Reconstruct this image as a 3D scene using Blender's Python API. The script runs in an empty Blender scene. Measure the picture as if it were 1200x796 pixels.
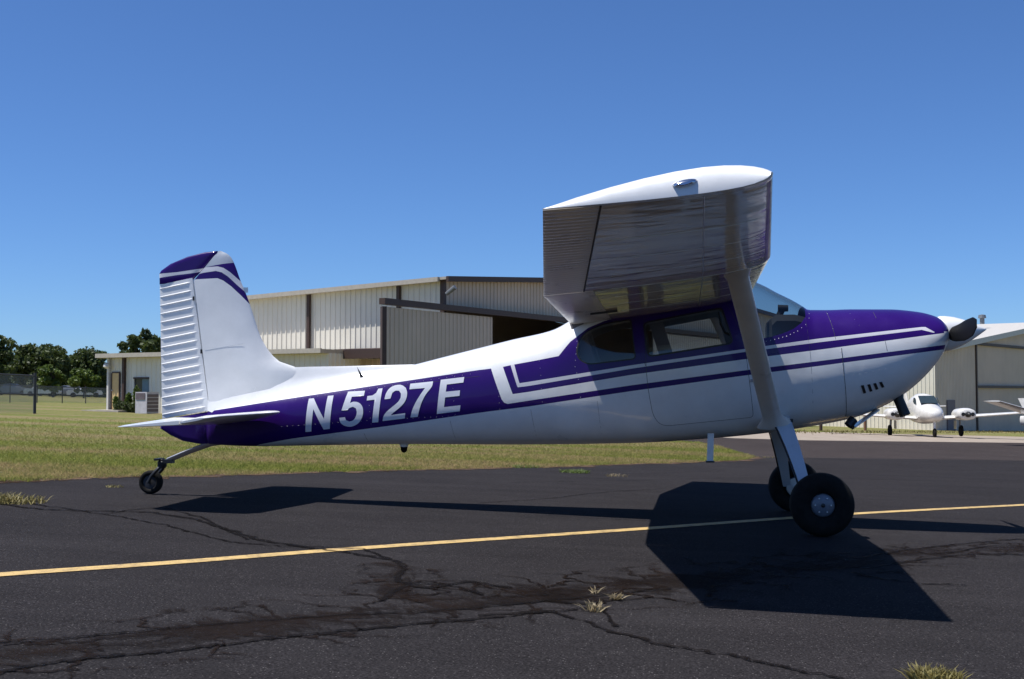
import bpy, bmesh, math, random
import numpy as np
from mathutils import Vector, Matrix
from mathutils.bvhtree import BVHTree
from mathutils.geometry import tessellate_polygon

random.seed(7); rng = np.random.default_rng(7)
scene = bpy.context.scene
COL = scene.collection

# ------------------------------------------------------------------ camera
F = 1420.0                                   # focal length in pixels of a 1200 px wide picture
YAW = math.atan(195 / F); PITCH = math.atan(62 / F)
CAM = np.array([0.0, -11.3, 1.17])
FW = np.array([-math.sin(YAW) * math.cos(PITCH), math.cos(YAW) * math.cos(PITCH), math.sin(PITCH)])
RT = np.array([math.cos(YAW), math.sin(YAW), 0.0]); UP = np.cross(RT, FW)
cd = bpy.data.cameras.new('camera'); cam = bpy.data.objects.new('camera', cd); COL.objects.link(cam)
cd.sensor_width = 36; cd.lens = F / 1200 * 36; cd.clip_start = 0.05; cd.clip_end = 3000
cam.matrix_world = Matrix(((RT[0], UP[0], -FW[0], CAM[0]), (RT[1], UP[1], -FW[1], CAM[1]), (RT[2], UP[2], -FW[2], CAM[2]), (0, 0, 0, 1)))
scene.camera = cam

# ------------------------------------------------------------------ light
SUN = Vector((-0.366, -0.127, 0.922)).normalized()
w = bpy.data.worlds.new('World'); scene.world = w; w.use_nodes = True
nt = w.node_tree; nt.nodes.clear()
sky = nt.nodes.new('ShaderNodeTexSky'); sky.sky_type = 'NISHITA'; sky.sun_disc = False
sky.sun_elevation = math.asin(SUN.z); sky.sun_rotation = math.atan2(SUN.x, SUN.y)
sky.altitude = 2000; sky.air_density = 1.0; sky.dust_density = 1.2; sky.ozone_density = 8.0
bg = nt.nodes.new('ShaderNodeBackground'); bg.inputs[1].default_value = 0.087
wo = nt.nodes.new('ShaderNodeOutputWorld')
tint = nt.nodes.new('ShaderNodeMix'); tint.data_type = 'RGBA'; tint.blend_type = 'MULTIPLY'; tint.inputs[0].default_value = 1; tint.inputs[7].default_value = (.755, .94, 1.16, 1)   # white balance of the whole sky
nt.links.new(sky.outputs[0], tint.inputs[6]); nt.links.new(tint.outputs[2], bg.inputs[0]); nt.links.new(bg.outputs[0], wo.inputs[0])
sl = bpy.data.lights.new('sun', 'SUN'); sl.energy = 5.0; sl.angle = math.radians(0.53); sl.color = (1.0, 0.975, 0.94)
so = bpy.data.objects.new('sun', sl); COL.objects.link(so); so.rotation_euler = (-SUN).to_track_quat('-Z', 'Y').to_euler(); so.location = (-20, -10, 40)
scene.view_settings.view_transform = 'Standard'; scene.view_settings.look = 'None'
scene.view_settings.gamma = 1.0; scene.view_settings.exposure = 0.35; scene.view_settings.use_curve_mapping = False
scene.render.engine = 'CYCLES'; scene.cycles.max_bounces = 8; scene.cycles.transparent_max_bounces = 16

# ------------------------------------------------------------------ survey helpers
GA, GB, GC = -0.030, -0.013, 0.025           # the field falls gently to the right and away
def gz(x, y): return GC + GA * x + GB * y
def ray(px, py): return FW * F + RT * (px - 600) - UP * (py - 398)
def at(px, py, Y):
    d = ray(px, py); return CAM + d * ((Y - CAM[1]) / d[1])
def gnd(px, py):
    d = ray(px, py); return CAM + d * ((gz(CAM[0], CAM[1]) - CAM[2]) / (d[2] - GA * d[0] - GB * d[1]))
def dep(px, py, D): return CAM + ray(px, py) * (D / F)
def depth(P): return float((np.array([P[0], P[1], 0]) - np.array([CAM[0], CAM[1], 0])) @ np.array([-math.sin(YAW), math.cos(YAW), 0]))
def hit(px, o, dr):
    d = ray(px, 460)[:2]; s = np.linalg.solve(np.array([dr, -d]).T, CAM[:2] - np.array(o[:2])); return np.array(o[:2]) + dr * s[0]
def zat(py, P):                              # height seen at picture row py at plan position P
    u = (CAM[1] - 0) * 0 + depth(P); v = np.array([P[0] - CAM[0], P[1] - CAM[1]])
    px = 600 + F * (v @ RT[:2]) / (v @ np.array([-math.sin(YAW), math.cos(YAW)])) * math.cos(PITCH)
    d = ray(px, py); return CAM[2] + d[2] * (np.linalg.norm(v) / np.linalg.norm(d[:2]))

def pchip(xs, ys):
    xs = np.array(xs, float); ys = np.array(ys, float); h = np.diff(xs); dl = np.diff(ys) / h
    m = np.zeros_like(xs); m[0] = dl[0]; m[-1] = dl[-1]
    for i in range(1, len(xs) - 1):
        if dl[i - 1] * dl[i] > 0:
            w1 = 2 * h[i] + h[i - 1]; w2 = h[i] + 2 * h[i - 1]; m[i] = (w1 + w2) / (w1 / dl[i - 1] + w2 / dl[i])
    def f(x):
        i = int(np.clip(np.searchsorted(xs, x) - 1, 0, len(xs) - 2)); t = (x - xs[i]) / h[i]
        t = min(max(t, 0), 1)
        return (2*t**3-3*t*t+1)*ys[i] + (t**3-2*t*t+t)*h[i]*m[i] + (-2*t**3+3*t*t)*ys[i+1] + (t**3-t*t)*h[i]*m[i+1]
    return f

# ------------------------------------------------------------------ materials
MATS = {}
def new_mat(name):
    m = bpy.data.materials.new(name); m.use_nodes = True; MATS[name] = m
    return m, m.node_tree, m.node_tree.nodes['Principled BSDF']
def N(nt, t, **k):
    n = nt.nodes.new(t)
    for a, v in k.items(): setattr(n, a, v)
    return n
def noise(nt, scale, detail=4, rough=.55, coord=None, dist=0):
    n = N(nt, 'ShaderNodeTexNoise'); n.inputs['Scale'].default_value = scale; n.inputs['Detail'].default_value = detail
    n.inputs['Roughness'].default_value = rough; n.inputs['Distortion'].default_value = dist
    if coord is not None: nt.links.new(coord, n.inputs['Vector'])
    return n
def ramp(nt, src, stops, interp='LINEAR'):
    r = N(nt, 'ShaderNodeValToRGB'); r.color_ramp.interpolation = interp
    e = r.color_ramp.elements
    while len(e) < len(stops): e.new(.5)
    for el, (p, c) in zip(e, stops):
        el.position = p; el.color = (*c, 1) if len(c) == 3 else c
    nt.links.new(src, r.inputs[0]); return r
def mixc(nt, fac, a, b, blend='MIX'):
    m = N(nt, 'ShaderNodeMix', data_type='RGBA', blend_type=blend)
    for s, v in ((0, fac), (6, a), (7, b)):
        if isinstance(v, (int, float)): m.inputs[s].default_value = v
        elif isinstance(v, tuple): m.inputs[s].default_value = (*v, 1)
        else: nt.links.new(v, m.inputs[s])
    return m.outputs[2]
def math_n(nt, op, a, b=None, c=None):
    m = N(nt, 'ShaderNodeMath', operation=op)
    for i, v in enumerate((a, b, c)):
        if v is None: continue
        if isinstance(v, (int, float)): m.inputs[i].default_value = v
        else: nt.links.new(v, m.inputs[i])
    return m.outputs[0]
def bump(nt, b, h, strength, dist):
    n = N(nt, 'ShaderNodeBump'); n.inputs['Strength'].default_value = strength; n.inputs['Distance'].default_value = dist
    nt.links.new(h, n.inputs['Height']); nt.links.new(n.outputs[0], b.inputs['Normal']); return n
def objc(nt): return N(nt, 'ShaderNodeTexCoord').outputs['Object']

def simple(name, col, rough=.5, metal=0, var=.12, scale=6, coat=0, bmp=0, bscale=40, spec=None):
    m, nt, b = new_mat(name); oc = objc(nt)
    n = noise(nt, scale, 5, .6, oc)
    r = ramp(nt, n.outputs[0], [(.3, tuple(c * (1 - var) for c in col)), (.7, tuple(min(1, c * (1 + var)) for c in col))])
    nt.links.new(r.outputs[0], b.inputs['Base Color'])
    b.inputs['Roughness'].default_value = rough; b.inputs['Metallic'].default_value = metal
    if coat: b.inputs['Coat Weight'].default_value = coat; b.inputs['Coat Roughness'].default_value = .06
    if spec is not None: b.inputs['Specular IOR Level'].default_value = spec
    if bmp:
        n2 = noise(nt, bscale, 3, .5, oc); bump(nt, b, n2.outputs[0], bmp, .01)
    return m
def paint(name, col, wav=.25, dirt=.10, rough=.32):
    # aircraft paint over thin sheet: glossy coat, slight oil-canning, fine dust
    m, nt, b = new_mat(name); oc = objc(nt)
    n = noise(nt, 3.0, 6, .65, oc); n2 = noise(nt, 60, 3, .6, oc)
    r = ramp(nt, n.outputs[0], [(.35, tuple(c * (1 - dirt) for c in col)), (.65, col)])
    nt.links.new(r.outputs[0], b.inputs['Base Color'])
    rr = ramp(nt, n.outputs[0], [(.3, (rough - .06,) * 3), (.7, (rough + .08,) * 3)]); nt.links.new(rr.outputs[0], b.inputs['Roughness'])
    b.inputs['Coat Weight'].default_value = .6; b.inputs['Coat Roughness'].default_value = .05
    n3 = noise(nt, 5.5, 2, .4, oc); bp = bump(nt, b, n3.outputs[0], wav, .01)
    nt.links.new(bp.outputs[0], b.inputs['Coat Normal'])
    return m
WHITE = paint('white_paint', (.80, .80, .79))
PURPLE = paint('purple_paint', (.024, .003, .125), .15, .12)
_b = PURPLE.node_tree.nodes['Principled BSDF']; _b.inputs['Coat Weight'].default_value = .2; _b.inputs['Specular IOR Level'].default_value = .25
SILVER = paint('stripe_white', (.66, .65, .68), .1)
PATCH = paint('grey_patch', (.36, .40, .46), .1)
GREYW = paint('registration_white', (.72, .73, .77), .1)
# wing skin: polished, wavy between the ribs
m, nt, b = new_mat('wing_skin'); oc = objc(nt); b.inputs['Base Color'].default_value = (.86, .76, .62, 1)
b.inputs['Roughness'].default_value = .14; b.inputs['Metallic'].default_value = .30
b.inputs['Coat Weight'].default_value = .5; b.inputs['Coat Roughness'].default_value = .03
mp = N(nt, 'ShaderNodeMapping'); mp.inputs['Scale'].default_value = (1.5, 4.5, 2); nt.links.new(oc, mp.inputs[0])
n3 = noise(nt, 1.1, 2.0, .45, mp.outputs[0], .8); n4 = noise(nt, 1.2, 2, .5, oc)
h = math_n(nt, 'ADD', math_n(nt, 'MULTIPLY', n3.outputs[0], .6), n4.outputs[0])
bw = bump(nt, b, h, .32, .03); nt.links.new(bw.outputs[0], b.inputs['Coat Normal'])
WINGSKIN = m
CORR = paint('control_skin', (.78, .73, .66), .12, .12, .3)
RUBBER = simple('tyre_rubber', (.0125, .012, .0115), .8, var=.25, scale=20, bmp=.3, bscale=120, spec=.12)
BLACK = simple('black_part', (.012, .012, .013), .45)
BLACKGLOSS = simple('black_propeller', (.004, .004, .0045), .6, spec=.06)
SEAM = simple('panel_seam', (.03, .03, .035), .7)
STEEL = simple('bare_steel', (.5, .5, .52), .3, .9, .1)
CHROME = simple('chrome', (.7, .7, .72), .12, 1.0, .05)
HUB = simple('wheel_hub_paint', (.15, .165, .20), .4, .2)
RIVET = simple('rivet_metal', (.62, .62, .66), .35, .3)
LINING = simple('cabin_lining', (.34, .33, .33), .8)
SEATM = simple('seat_fabric', (.20, .18, .18), .9)
DARKIN = simple('hangar_dark', (.06, .055, .05), .9)  # hangar floor: shade inside the doorway deepened by a dark colour
def glass_mat(name, tint, refl=.06):
    m = bpy.data.materials.new(name); m.use_nodes = True; nt = m.node_tree; nt.nodes.clear()
    o = N(nt, 'ShaderNodeOutputMaterial'); mx = N(nt, 'ShaderNodeMixShader'); t = N(nt, 'ShaderNodeBsdfTransparent'); g = N(nt, 'ShaderNodeBsdfGlossy')
    t.inputs[0].default_value = (*tint, 1); g.inputs['Roughness'].default_value = .02
    lw = N(nt, 'ShaderNodeLayerWeight'); lw.inputs[0].default_value = .5; fr = math_n(nt, 'ADD', math_n(nt, 'MULTIPLY', math_n(nt, 'POWER', lw.outputs['Facing'], 4.5), .75), refl)
    nt.links.new(fr, mx.inputs[0]); nt.links.new(t.outputs[0], mx.inputs[1]); nt.links.new(g.outputs[0], mx.inputs[2]); nt.links.new(mx.outputs[0], o.inputs[0])
    MATS[name] = m; return m
GLASS = glass_mat('cabin_glass', (.62, .66, .68))
TINTGLASS = glass_mat('rear_glass', (.70, .73, .73))
# buildings
def metal_wall(name, col):
    m, nt, b = new_mat(name); oc = objc(nt)
    n = noise(nt, .5, 5, .6, oc); mp = N(nt, 'ShaderNodeMapping'); mp.inputs['Scale'].default_value = (3, 3, .15); nt.links.new(oc, mp.inputs[0])
    n2 = noise(nt, 1.5, 4, .6, mp.outputs[0])
    c1 = ramp(nt, n.outputs[0], [(.35, tuple(c * .9 for c in col)), (.7, col)])
    c2 = mixc(nt, ramp(nt, n2.outputs[0], [(.55, (0,)*3), (.8, (.35,)*3)]).outputs[0], c1.outputs[0], tuple(c * .72 for c in col))
    nt.links.new(c2, b.inputs['Base Color']); b.inputs['Roughness'].default_value = .5
    return m
CREAM = metal_wall('cream_metal', (.80, .755, .64))
SHADETAN = metal_wall('shaded_tan_metal', (.60, .475, .35))  # darker copy of the cream sheet, shade of the unlit faces in the colour
SHADEBEIGE = metal_wall('shaded_beige_metal', (.64, .52, .41))  # lighter version of the same, shade put into front and door colour
TRIMD = simple('brown_trim', (.060, .034, .026), .6)
ROOFM = simple('roof_metal', (.45, .40, .33), .45)
WROOF = simple('white_roof', (.50, .47, .42), .5)
DOORTAN = simple('tan_door', (.62, .44, .20), .6)
WINDARK = simple('dark_pane', (.03, .045, .05), .1)
BLIND = simple('blue_blind', (.14, .22, .26), .5)
ACW = simple('unit_casing', (.55, .52, .54), .5)
ACD = simple('unit_dark', (.14, .11, .12), .6)
GALV = simple('galvanised', (.20, .21, .22), .5, .5)
CONC = simple('concrete', (.38, .34, .29), .9, var=.2, scale=2)
TWHITE = simple('aircraft_white', (.64, .62, .58), .3, coat=.3)
TRED = simple('trim_red', (.35, .06, .04), .4)
CARW = simple('car_white', (.7, .7, .7), .3, coat=.4)
CARS = simple('car_grey', (.25, .26, .28), .3, .3)
WOODPOST = simple('brown_post', (.2, .1, .06), .8)

# ------------------------------------------------------------------ mesh helpers
def mk(name, verts, faces, mats, parent=None, smooth=None, fm=None, org=(0, 0, 0)):
    me = bpy.data.meshes.new(name)
    o = np.array(org, float)
    me.from_pydata([tuple(np.array(v, float) - o) for v in verts], [], [tuple(f) for f in faces])
    for mm in (mats if isinstance(mats, (list, tuple)) else [mats]): me.materials.append(mm)
    if fm is not None: me.polygons.foreach_set('material_index', list(fm))
    bm = bmesh.new(); bm.from_mesh(me); bmesh.ops.recalc_face_normals(bm, faces=bm.faces); bm.to_mesh(me); bm.free()
    if smooth is not None:
        me.polygons.foreach_set('use_smooth', [True] * len(me.polygons))
        if smooth < 180: me.set_sharp_from_angle(angle=math.radians(smooth))
    ob = bpy.data.objects.new(name, me); COL.objects.link(ob); ob.parent = parent
    return ob
def tag(o, label=None, cat=None, group=None, kind=None):
    for k, v in (('label', label), ('category', cat), ('group', group), ('kind', kind)):
        if v: o[k] = v
    return o
def empty(name, loc, rz=0):
    o = bpy.data.objects.new(name, None); COL.objects.link(o); o.location = loc; o.rotation_euler = (0, 0, rz); o.empty_display_size = .2
    return o
class G:                                     # a bag of verts and faces
    def __init__(s): s.v = []; s.f = []; s.m = []
    def add(s, v, f, mi=0):
        n = len(s.v); s.v += [tuple(x) for x in v]; s.f += [tuple(i + n for i in q) for q in f]; s.m += [mi] * len(f); return s
    def loft(s, rings, cap=True, mi=0, closed=True):
        n = len(rings[0]); v = [p for r in rings for p in r]; f = []
        for i in range(len(rings) - 1):
            for j in range(n if closed else n - 1):
                k = (j + 1) % n; f.append((i*n+j, i*n+k, (i+1)*n+k, (i+1)*n+j))
        if cap: f.append(tuple(range(n))); f.append(tuple(range((len(rings)-1)*n, len(rings)*n)))
        return s.add(v, f, mi)
    def tube(s, path, rad, n=8, cap=True, mi=0, flat=1.0):
        P = [Vector(p) for p in path]; rings = []; ref = None
        for i, p in enumerate(P):
            d = (P[min(i+1, len(P)-1)] - P[max(i-1, 0)]).normalized()
            if ref is None: ref = d.orthogonal().normalized()
            ref = (ref - d * ref.dot(d)).normalized(); q = d.cross(ref)
            r = rad[i] if isinstance(rad, (list, tuple)) else rad
            rings.append([tuple(p + (ref * math.cos(a) + q * math.sin(a) * flat) * r) for a in (2*math.pi*k/n for k in range(n))])
        return s.loft(rings, cap, mi)
    def box(s, c, sz, rz=0, mi=0, bev=0):
        x, y, z = (q / 2 for q in sz); ca, sa = math.cos(rz), math.sin(rz)
        v = [(c[0] + a*x*ca - b_*y*sa, c[1] + a*x*sa + b_*y*ca, c[2] + d*z) for d in (-1, 1) for a, b_ in ((-1, -1), (1, -1), (1, 1), (-1, 1))]
        return s.add(v, [(0, 3, 2, 1), (4, 5, 6, 7), (0, 1, 5, 4), (1, 2, 6, 5), (2, 3, 7, 6), (3, 0, 4, 7)], mi)
    def lathe(s, c, axis, prof, n=24, mi=0):    # prof: (distance along axis, radius)
        a = Vector(axis).normalized(); r1 = a.orthogonal().normalized(); r2 = a.cross(r1); c = Vector(c)
        return s.loft([[tuple(c + a*t + (r1*math.cos(2*math.pi*k/n) + r2*math.sin(2*math.pi*k/n))*max(r, 1e-4)) for k in range(n)] for t, r in prof], True, mi)
    def build(s, name, mats, parent=None, smooth=35, org=(0, 0, 0)): return mk(name, s.v, s.f, mats, parent, smooth, s.m, org)

# ================================================================== GROUND
def sheet(name, pts, z, mat, kind='structure', parent=None):
    poly = [Vector((p[0], p[1], 0)) for p in pts]
    tr = tessellate_polygon([poly])
    return tag(mk(name, [(p[0], p[1], gz(p[0], p[1]) + z) for p in pts], tr, mat, parent), kind=kind if parent is None else None)

m, nt, b = new_mat('grass_ground'); oc = objc(nt)
n1 = noise(nt, .35, 6, .6, oc); n2 = noise(nt, 6, 6, .7, oc); n3 = noise(nt, 60, 3, .6, oc)
mpg = N(nt, 'ShaderNodeMapping'); mpg.inputs['Rotation'].default_value = (0, 0, -.95); mpg.inputs['Scale'].default_value = (.25, 1.6, 1); nt.links.new(oc, mpg.inputs[0])
n4 = noise(nt, .22, 4, .6, mpg.outputs[0])
c1 = ramp(nt, n2.outputs[0], [(.3, (.085, .122, .022)), (.5, (.165, .188, .045)), (.72, (.30, .275, .095))])
c2 = ramp(nt, n3.outputs[0], [(.3, (.6,)*3), (.7, (1.2,)*3)])
c3 = mixc(nt, 1.0, c1.outputs[0], c2.outputs[0], 'MULTIPLY')
dry = math_n(nt, 'MULTIPLY', ramp(nt, n4.outputs[0], [(.43, (0,)*3), (.56, (.9,)*3)]).outputs[0], ramp(nt, n2.outputs[0], [(.35, (.15,)*3), (.6, (1,)*3)]).outputs[0])
c4 = mixc(nt, dry, c3, (.29, .215, .125))
nt.links.new(c4, b.inputs['Base Color']); b.inputs['Roughness'].default_value = .95; b.inputs['Specular IOR Level'].default_value = .1
bump(nt, b, n3.outputs[0], .9, .04)
GRASS = m
def grass_copy():
    m2 = GRASS.copy(); m2.name = 'grass_blade'; nt = m2.node_tree; b = [n for n in nt.nodes if n.type == 'BSDF_PRINCIPLED'][0]; o = [n for n in nt.nodes if n.type == 'OUTPUT_MATERIAL'][0]
    src = b.inputs['Base Color'].links[0].from_socket; br = mixc(nt, 1.0, src, (1.3, 1.25, 1.2), 'MULTIPLY'); nt.links.new(br, b.inputs['Base Color'])
    for l in list(b.inputs['Normal'].links): nt.links.remove(l)
    tr = N(nt, 'ShaderNodeBsdfTranslucent'); nt.links.new(br, tr.inputs[0]); mx = N(nt, 'ShaderNodeMixShader'); mx.inputs[0].default_value = .45
    nt.links.new(b.outputs[0], mx.inputs[1]); nt.links.new(tr.outputs[0], mx.inputs[2]); nt.links.new(mx.outputs[0], o.inputs[0]); return m2
BLADE = grass_copy()

def asphalt(name, base, spk=.5, dirt=(.05, .04, .035)):
    m, nt, b = new_mat(name); oc = objc(nt)
    n1 = noise(nt, .6, 6, .65, oc); n2 = noise(nt, 90, 4, .7, oc); v = N(nt, 'ShaderNodeTexVoronoi'); v.inputs['Scale'].default_value = 95; nt.links.new(oc, v.inputs['Vector'])
    mpa = N(nt, 'ShaderNodeMapping'); mpa.inputs['Rotation'].default_value = (0, 0, -.86); mpa.inputs['Scale'].default_value = (.12, 1.2, 1); nt.links.new(oc, mpa.inputs[0])
    n5 = noise(nt, 2.2, 6, .7, mpa.outputs[0])
    c1 = ramp(nt, n1.outputs[0], [(.3, tuple(c * .86 for c in base)), (.7, tuple(c * 1.14 for c in base))])
    c1b = mixc(nt, 1.0, c1.outputs[0], ramp(nt, n5.outputs[0], [(.3, (.85,)*3), (.7, (1.15,)*3)]).outputs[0], 'MULTIPLY')
    c2 = mixc(nt, 1.0, c1b, ramp(nt, n2.outputs[0], [(.3, (.35,)*3), (.5, (.95,)*3), (.7, (2.1,)*3)]).outputs[0], 'MULTIPLY')
    sc_ = N(nt, 'ShaderNodeSeparateColor'); nt.links.new(v.outputs['Color'], sc_.inputs[0]); sp = ramp(nt, sc_.outputs[0], [(.86, (0,)*3), (.98, (1,)*3)])
    near = ramp(nt, v.outputs['Distance'], [(.15, (1,)*3), (.4, (0,)*3)])
    k = math_n(nt, 'MULTIPLY', math_n(nt, 'MULTIPLY', sp.outputs[0], near.outputs[0]), spk)
    c3 = mixc(nt, k, c2, (.30, .28, .27))
    nt.links.new(c3, b.inputs['Base Color']); b.inputs['Roughness'].default_value = .92; b.inputs['Specular IOR Level'].default_value = .04
    bump(nt, b, n2.outputs[0], .9, .006)
    return m
ASPH = asphalt('asphalt_dark', (.0250, .0226, .0234))
ASPH2 = asphalt('asphalt_old', (.044, .036, .034), .3)
m, nt, b = new_mat('gravel_ground'); oc = objc(nt); n1 = noise(nt, 1.2, 7, .7, oc); n2 = noise(nt, 25, 4, .7, oc)
c = mixc(nt, 1.0, ramp(nt, n1.outputs[0], [(.3, (.24, .19, .14)), (.7, (.36, .30, .24))]).outputs[0], ramp(nt, n2.outputs[0], [(.3, (.75,)*3), (.7, (1.2,)*3)]).outputs[0], 'MULTIPLY')
nt.links.new(c, b.inputs['Base Color']); b.inputs['Roughness'].default_value = .95; GRAVEL = m
m, nt, b = new_mat('yellow_line_paint'); oc = objc(nt); n1 = noise(nt, 9, 6, .75, oc); n2 = noise(nt, 80, 3, .6, oc)
c = mixc(nt, ramp(nt, n1.outputs[0], [(.46, (0,)*3), (.68, (.8,)*3)]).outputs[0], (.58, .39, .14), (.12, .085, .05))
c = mixc(nt, ramp(nt, n2.outputs[0], [(.3, (.45,)*3), (.5, (0,)*3)]).outputs[0], c, (.10, .08, .06))
nt.links.new(c, b.inputs['Base Color']); b.inputs['Roughness'].default_value = .7; YELLOW = m

big = 900
sheet('ground', [(-big, -60), (big, -60), (big, big), (-big, big)], -.012, GRASS)
edge_px = [(-330, 574), (-160, 571), (-60, 568), (0, 565), (60, 563), (130, 559), (200, 559), (300, 556), (400, 553), (480, 551), (560, 549), (640, 548), (700, 545), (770, 543), (840, 541), (872, 539), (887, 536)]
edge = []
for (x0, y0), (x1, y1) in zip(edge_px[:-1], edge_px[1:]):
    for k in range(6):
        t = k / 6; p = gnd(x0 + (x1-x0)*t, y0 + (y1-y0)*t); edge.append((p[0] + rng.normal(0, .03), p[1] + rng.normal(0, .10)))
edge.append(tuple(gnd(887, 536)[:2]))
seam = [gnd(1000, 537)[:2], gnd(1200, 540)[:2], (30, 12)]
apron = sheet('apron', edge + [tuple(s) for s in seam] + [(30, -40), (-30, -40), (-30, edge[0][1])], .0, ASPH)
taxi_px = [(880, 534), (862, 529), (845, 523), (820, 518), (770, 514.5), (700, 512)]
taxi = [gnd(890, 545)[:2]] + [gnd(*p)[:2] for p in taxi_px] + [gnd(600, 506)[:2], gnd(700, 503.5)[:2], gnd(860, 513.5)[:2], gnd(950, 516)[:2], gnd(1200, 519)[:2], (60, 34), (60, 8), (8, 9)]
sheet('taxiway', taxi, -.004, ASPH2)
grav = [gnd(700, 501)[:2], gnd(860, 504)[:2], gnd(950, 506)[:2], gnd(1080, 509)[:2], gnd(1200, 512)[:2], (90, 62), (90, 25)] + [gnd(1200, 521)[:2], gnd(950, 518)[:2], gnd(860, 515.5)[:2], gnd(700, 505.5)[:2]]
sheet('gravel_verge', grav, -.008, GRAVEL)
def strip(name, pts, width, z, mat, parent, jit=0.0, uv=False):
    v = []; f = []; U = []; s = 0
    P = [np.array(p[:2], float) for p in pts]
    for i, p in enumerate(P):
        d = P[min(i+1, len(P)-1)] - P[max(i-1, 0)]; d /= np.linalg.norm(d); nrm = np.array([-d[1], d[0]])
        wd = width[i] if isinstance(width, (list, tuple)) else width
        if i: s += np.linalg.norm(p - P[i-1])
        for e in (-1, 1):
            q = p + nrm * e * (wd/2 * (1 + rng.normal(0, jit))) ; v.append((q[0], q[1], gz(*q) + z)); U.append((s, (e+1)/2))
        if i: f.append((2*i-2, 2*i-1, 2*i+1, 2*i))
    o = mk(name, v, f, mat, parent)
    if uv:
        l = o.data.uv_layers.new(name='UVMap')
        for lp in o.data.loops: l.data[lp.index].uv = U[lp.vertex_index]
    return o
def smooth_path(px, step=8, jit=0.0):
    xs = [0]; 
    for a, b_ in zip(px[:-1], px[1:]): xs.append(xs[-1] + math.hypot(b_[0]-a[0], b_[1]-a[1]))
    fx, fy = pchip(xs, [p[0] for p in px]), pchip(xs, [p[1] for p in px]); n = max(2, int(xs[-1] / step))
    ph = rng.uniform(0, 6.28, 4)
    out = []
    for k in range(n + 1):
        s = xs[-1] * k / n; g = gnd(fx(s), fy(s)); j = jit * (math.sin(s*.11+ph[0]) + .6*math.sin(s*.27+ph[1]) + rng.normal(0, .5)); out.append((g[0] + j*.5, g[1] + j))
    return out
strip('yellow_centre_line', smooth_path([(-120, 683), (0, 674), (200, 660), (400, 644.5), (755, 620), (1000, 602.5), (1200, 592), (1330, 585)], 20), .135, .004, YELLOW, apron)
# stains and bitumen over the cracks
def tar_mat(name, col, density, scale, alpha, net=False):
    m, nt, b = new_mat(name); tc = N(nt, 'ShaderNodeTexCoord'); uvn = tc.outputs['UV']; oc = tc.outputs['Object']
    sx = N(nt, 'ShaderNodeSeparateXYZ'); nt.links.new(uvn, sx.inputs[0])
    e = math_n(nt, 'ABSOLUTE', math_n(nt, 'SUBTRACT', sx.outputs[1], .5))          # 0 centre .. .5 edge
    mp = N(nt, 'ShaderNodeMapping'); mp.inputs['Scale'].default_value = (.9, 1.3, 1); mp.inputs['Rotation'].default_value = (0, 0, -.7); nt.links.new(oc, mp.inputs[0])
    n1 = noise(nt, scale, 8, .7, mp.outputs[0], .6)
    if net:
        mu = N(nt, 'ShaderNodeMapping'); mu.inputs['Scale'].default_value = (.55, 2.6, 1); nt.links.new(uvn, mu.inputs[0]); n1 = noise(nt, 2.2, 9, .72, mu.outputs[0], .5)
    t = math_n(nt, 'SUBTRACT', math_n(nt, 'ADD', n1.outputs[0], density), math_n(nt, 'MULTIPLY', math_n(nt, 'MULTIPLY', e, e), 2.6))
    a = ramp(nt, t, [(.44, (0,)*3), (.53, (alpha*.6,)*3), (.64, (alpha,)*3)])
    if net:
        nd = noise(nt, 3.0, 3, .6, oc); wv = N(nt, 'ShaderNodeVectorMath', operation='ADD'); nt.links.new(oc, wv.inputs[0]); sv = N(nt, 'ShaderNodeVectorMath', operation='SCALE'); sv.inputs['Scale'].default_value = .5; nt.links.new(nd.outputs['Color'], sv.inputs[0]); nt.links.new(sv.outputs[0], wv.inputs[1])
        vo = N(nt, 'ShaderNodeTexVoronoi', feature='DISTANCE_TO_EDGE'); vo.inputs['Scale'].default_value = 2.4; nt.links.new(wv.outputs[0], vo.inputs['Vector'])
        ln = ramp(nt, vo.outputs[0], [(.018, (1,)*3), (.034, (0,)*3)]); inb = ramp(nt, e, [(.30, (.75,)*3), (.46, (0,)*3)])
        mxm = math_n(nt, 'MAXIMUM', a.outputs[0], math_n(nt, 'MULTIPLY', ln.outputs[0], inb.outputs[0]))
    else: mxm = a.outputs[0]
    n2 = noise(nt, 30, 4, .6, oc); n6 = noise(nt, 3, 5, .6, oc)
    c = ramp(nt, n6.outputs[0], [(.35, tuple(x*.6 for x in col)), (.7, tuple(x*1.35 for x in col))])
    nt.links.new(c.outputs[0], b.inputs['Base Color']); b.inputs['Roughness'].default_value = .8; nt.links.new(mxm, b.inputs['Alpha']); b.inputs['Specular IOR Level'].default_value = .06
    return m
STAIN = tar_mat('damp_stain', (.0130, .0078, .0052), .035, 2.4, .68, True)
TAR = tar_mat('bitumen', (.0075, .0055, .0045), .17, 11, .85)
def stain(px, w_px, mat, z, jit=.0, step=10):
    P = smooth_path(px, step, jit); k = len(P); ws = [w_px[0] + (w_px[1]-w_px[0])*i/(k-1) if isinstance(w_px, tuple) else w_px for i in range(k)]
    strip('crack_sealant', P, ws, z, mat, apron, .3 if mat is TAR else .1, True)
stain([(-60, 778), (60, 762), (200, 745), (330, 730), (450, 716), (560, 704), (660, 694), (760, 684)], (1.15, 1.5), STAIN, .005)
stain([(620, 700), (740, 688), (860, 672), (960, 662), (1080, 648), (1250, 640)], (1.5, 1.2), STAIN, .0054)
stain([(440, 660), (470, 668), (462, 692), (500, 706)], (.5, .7), STAIN, .0058)
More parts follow.
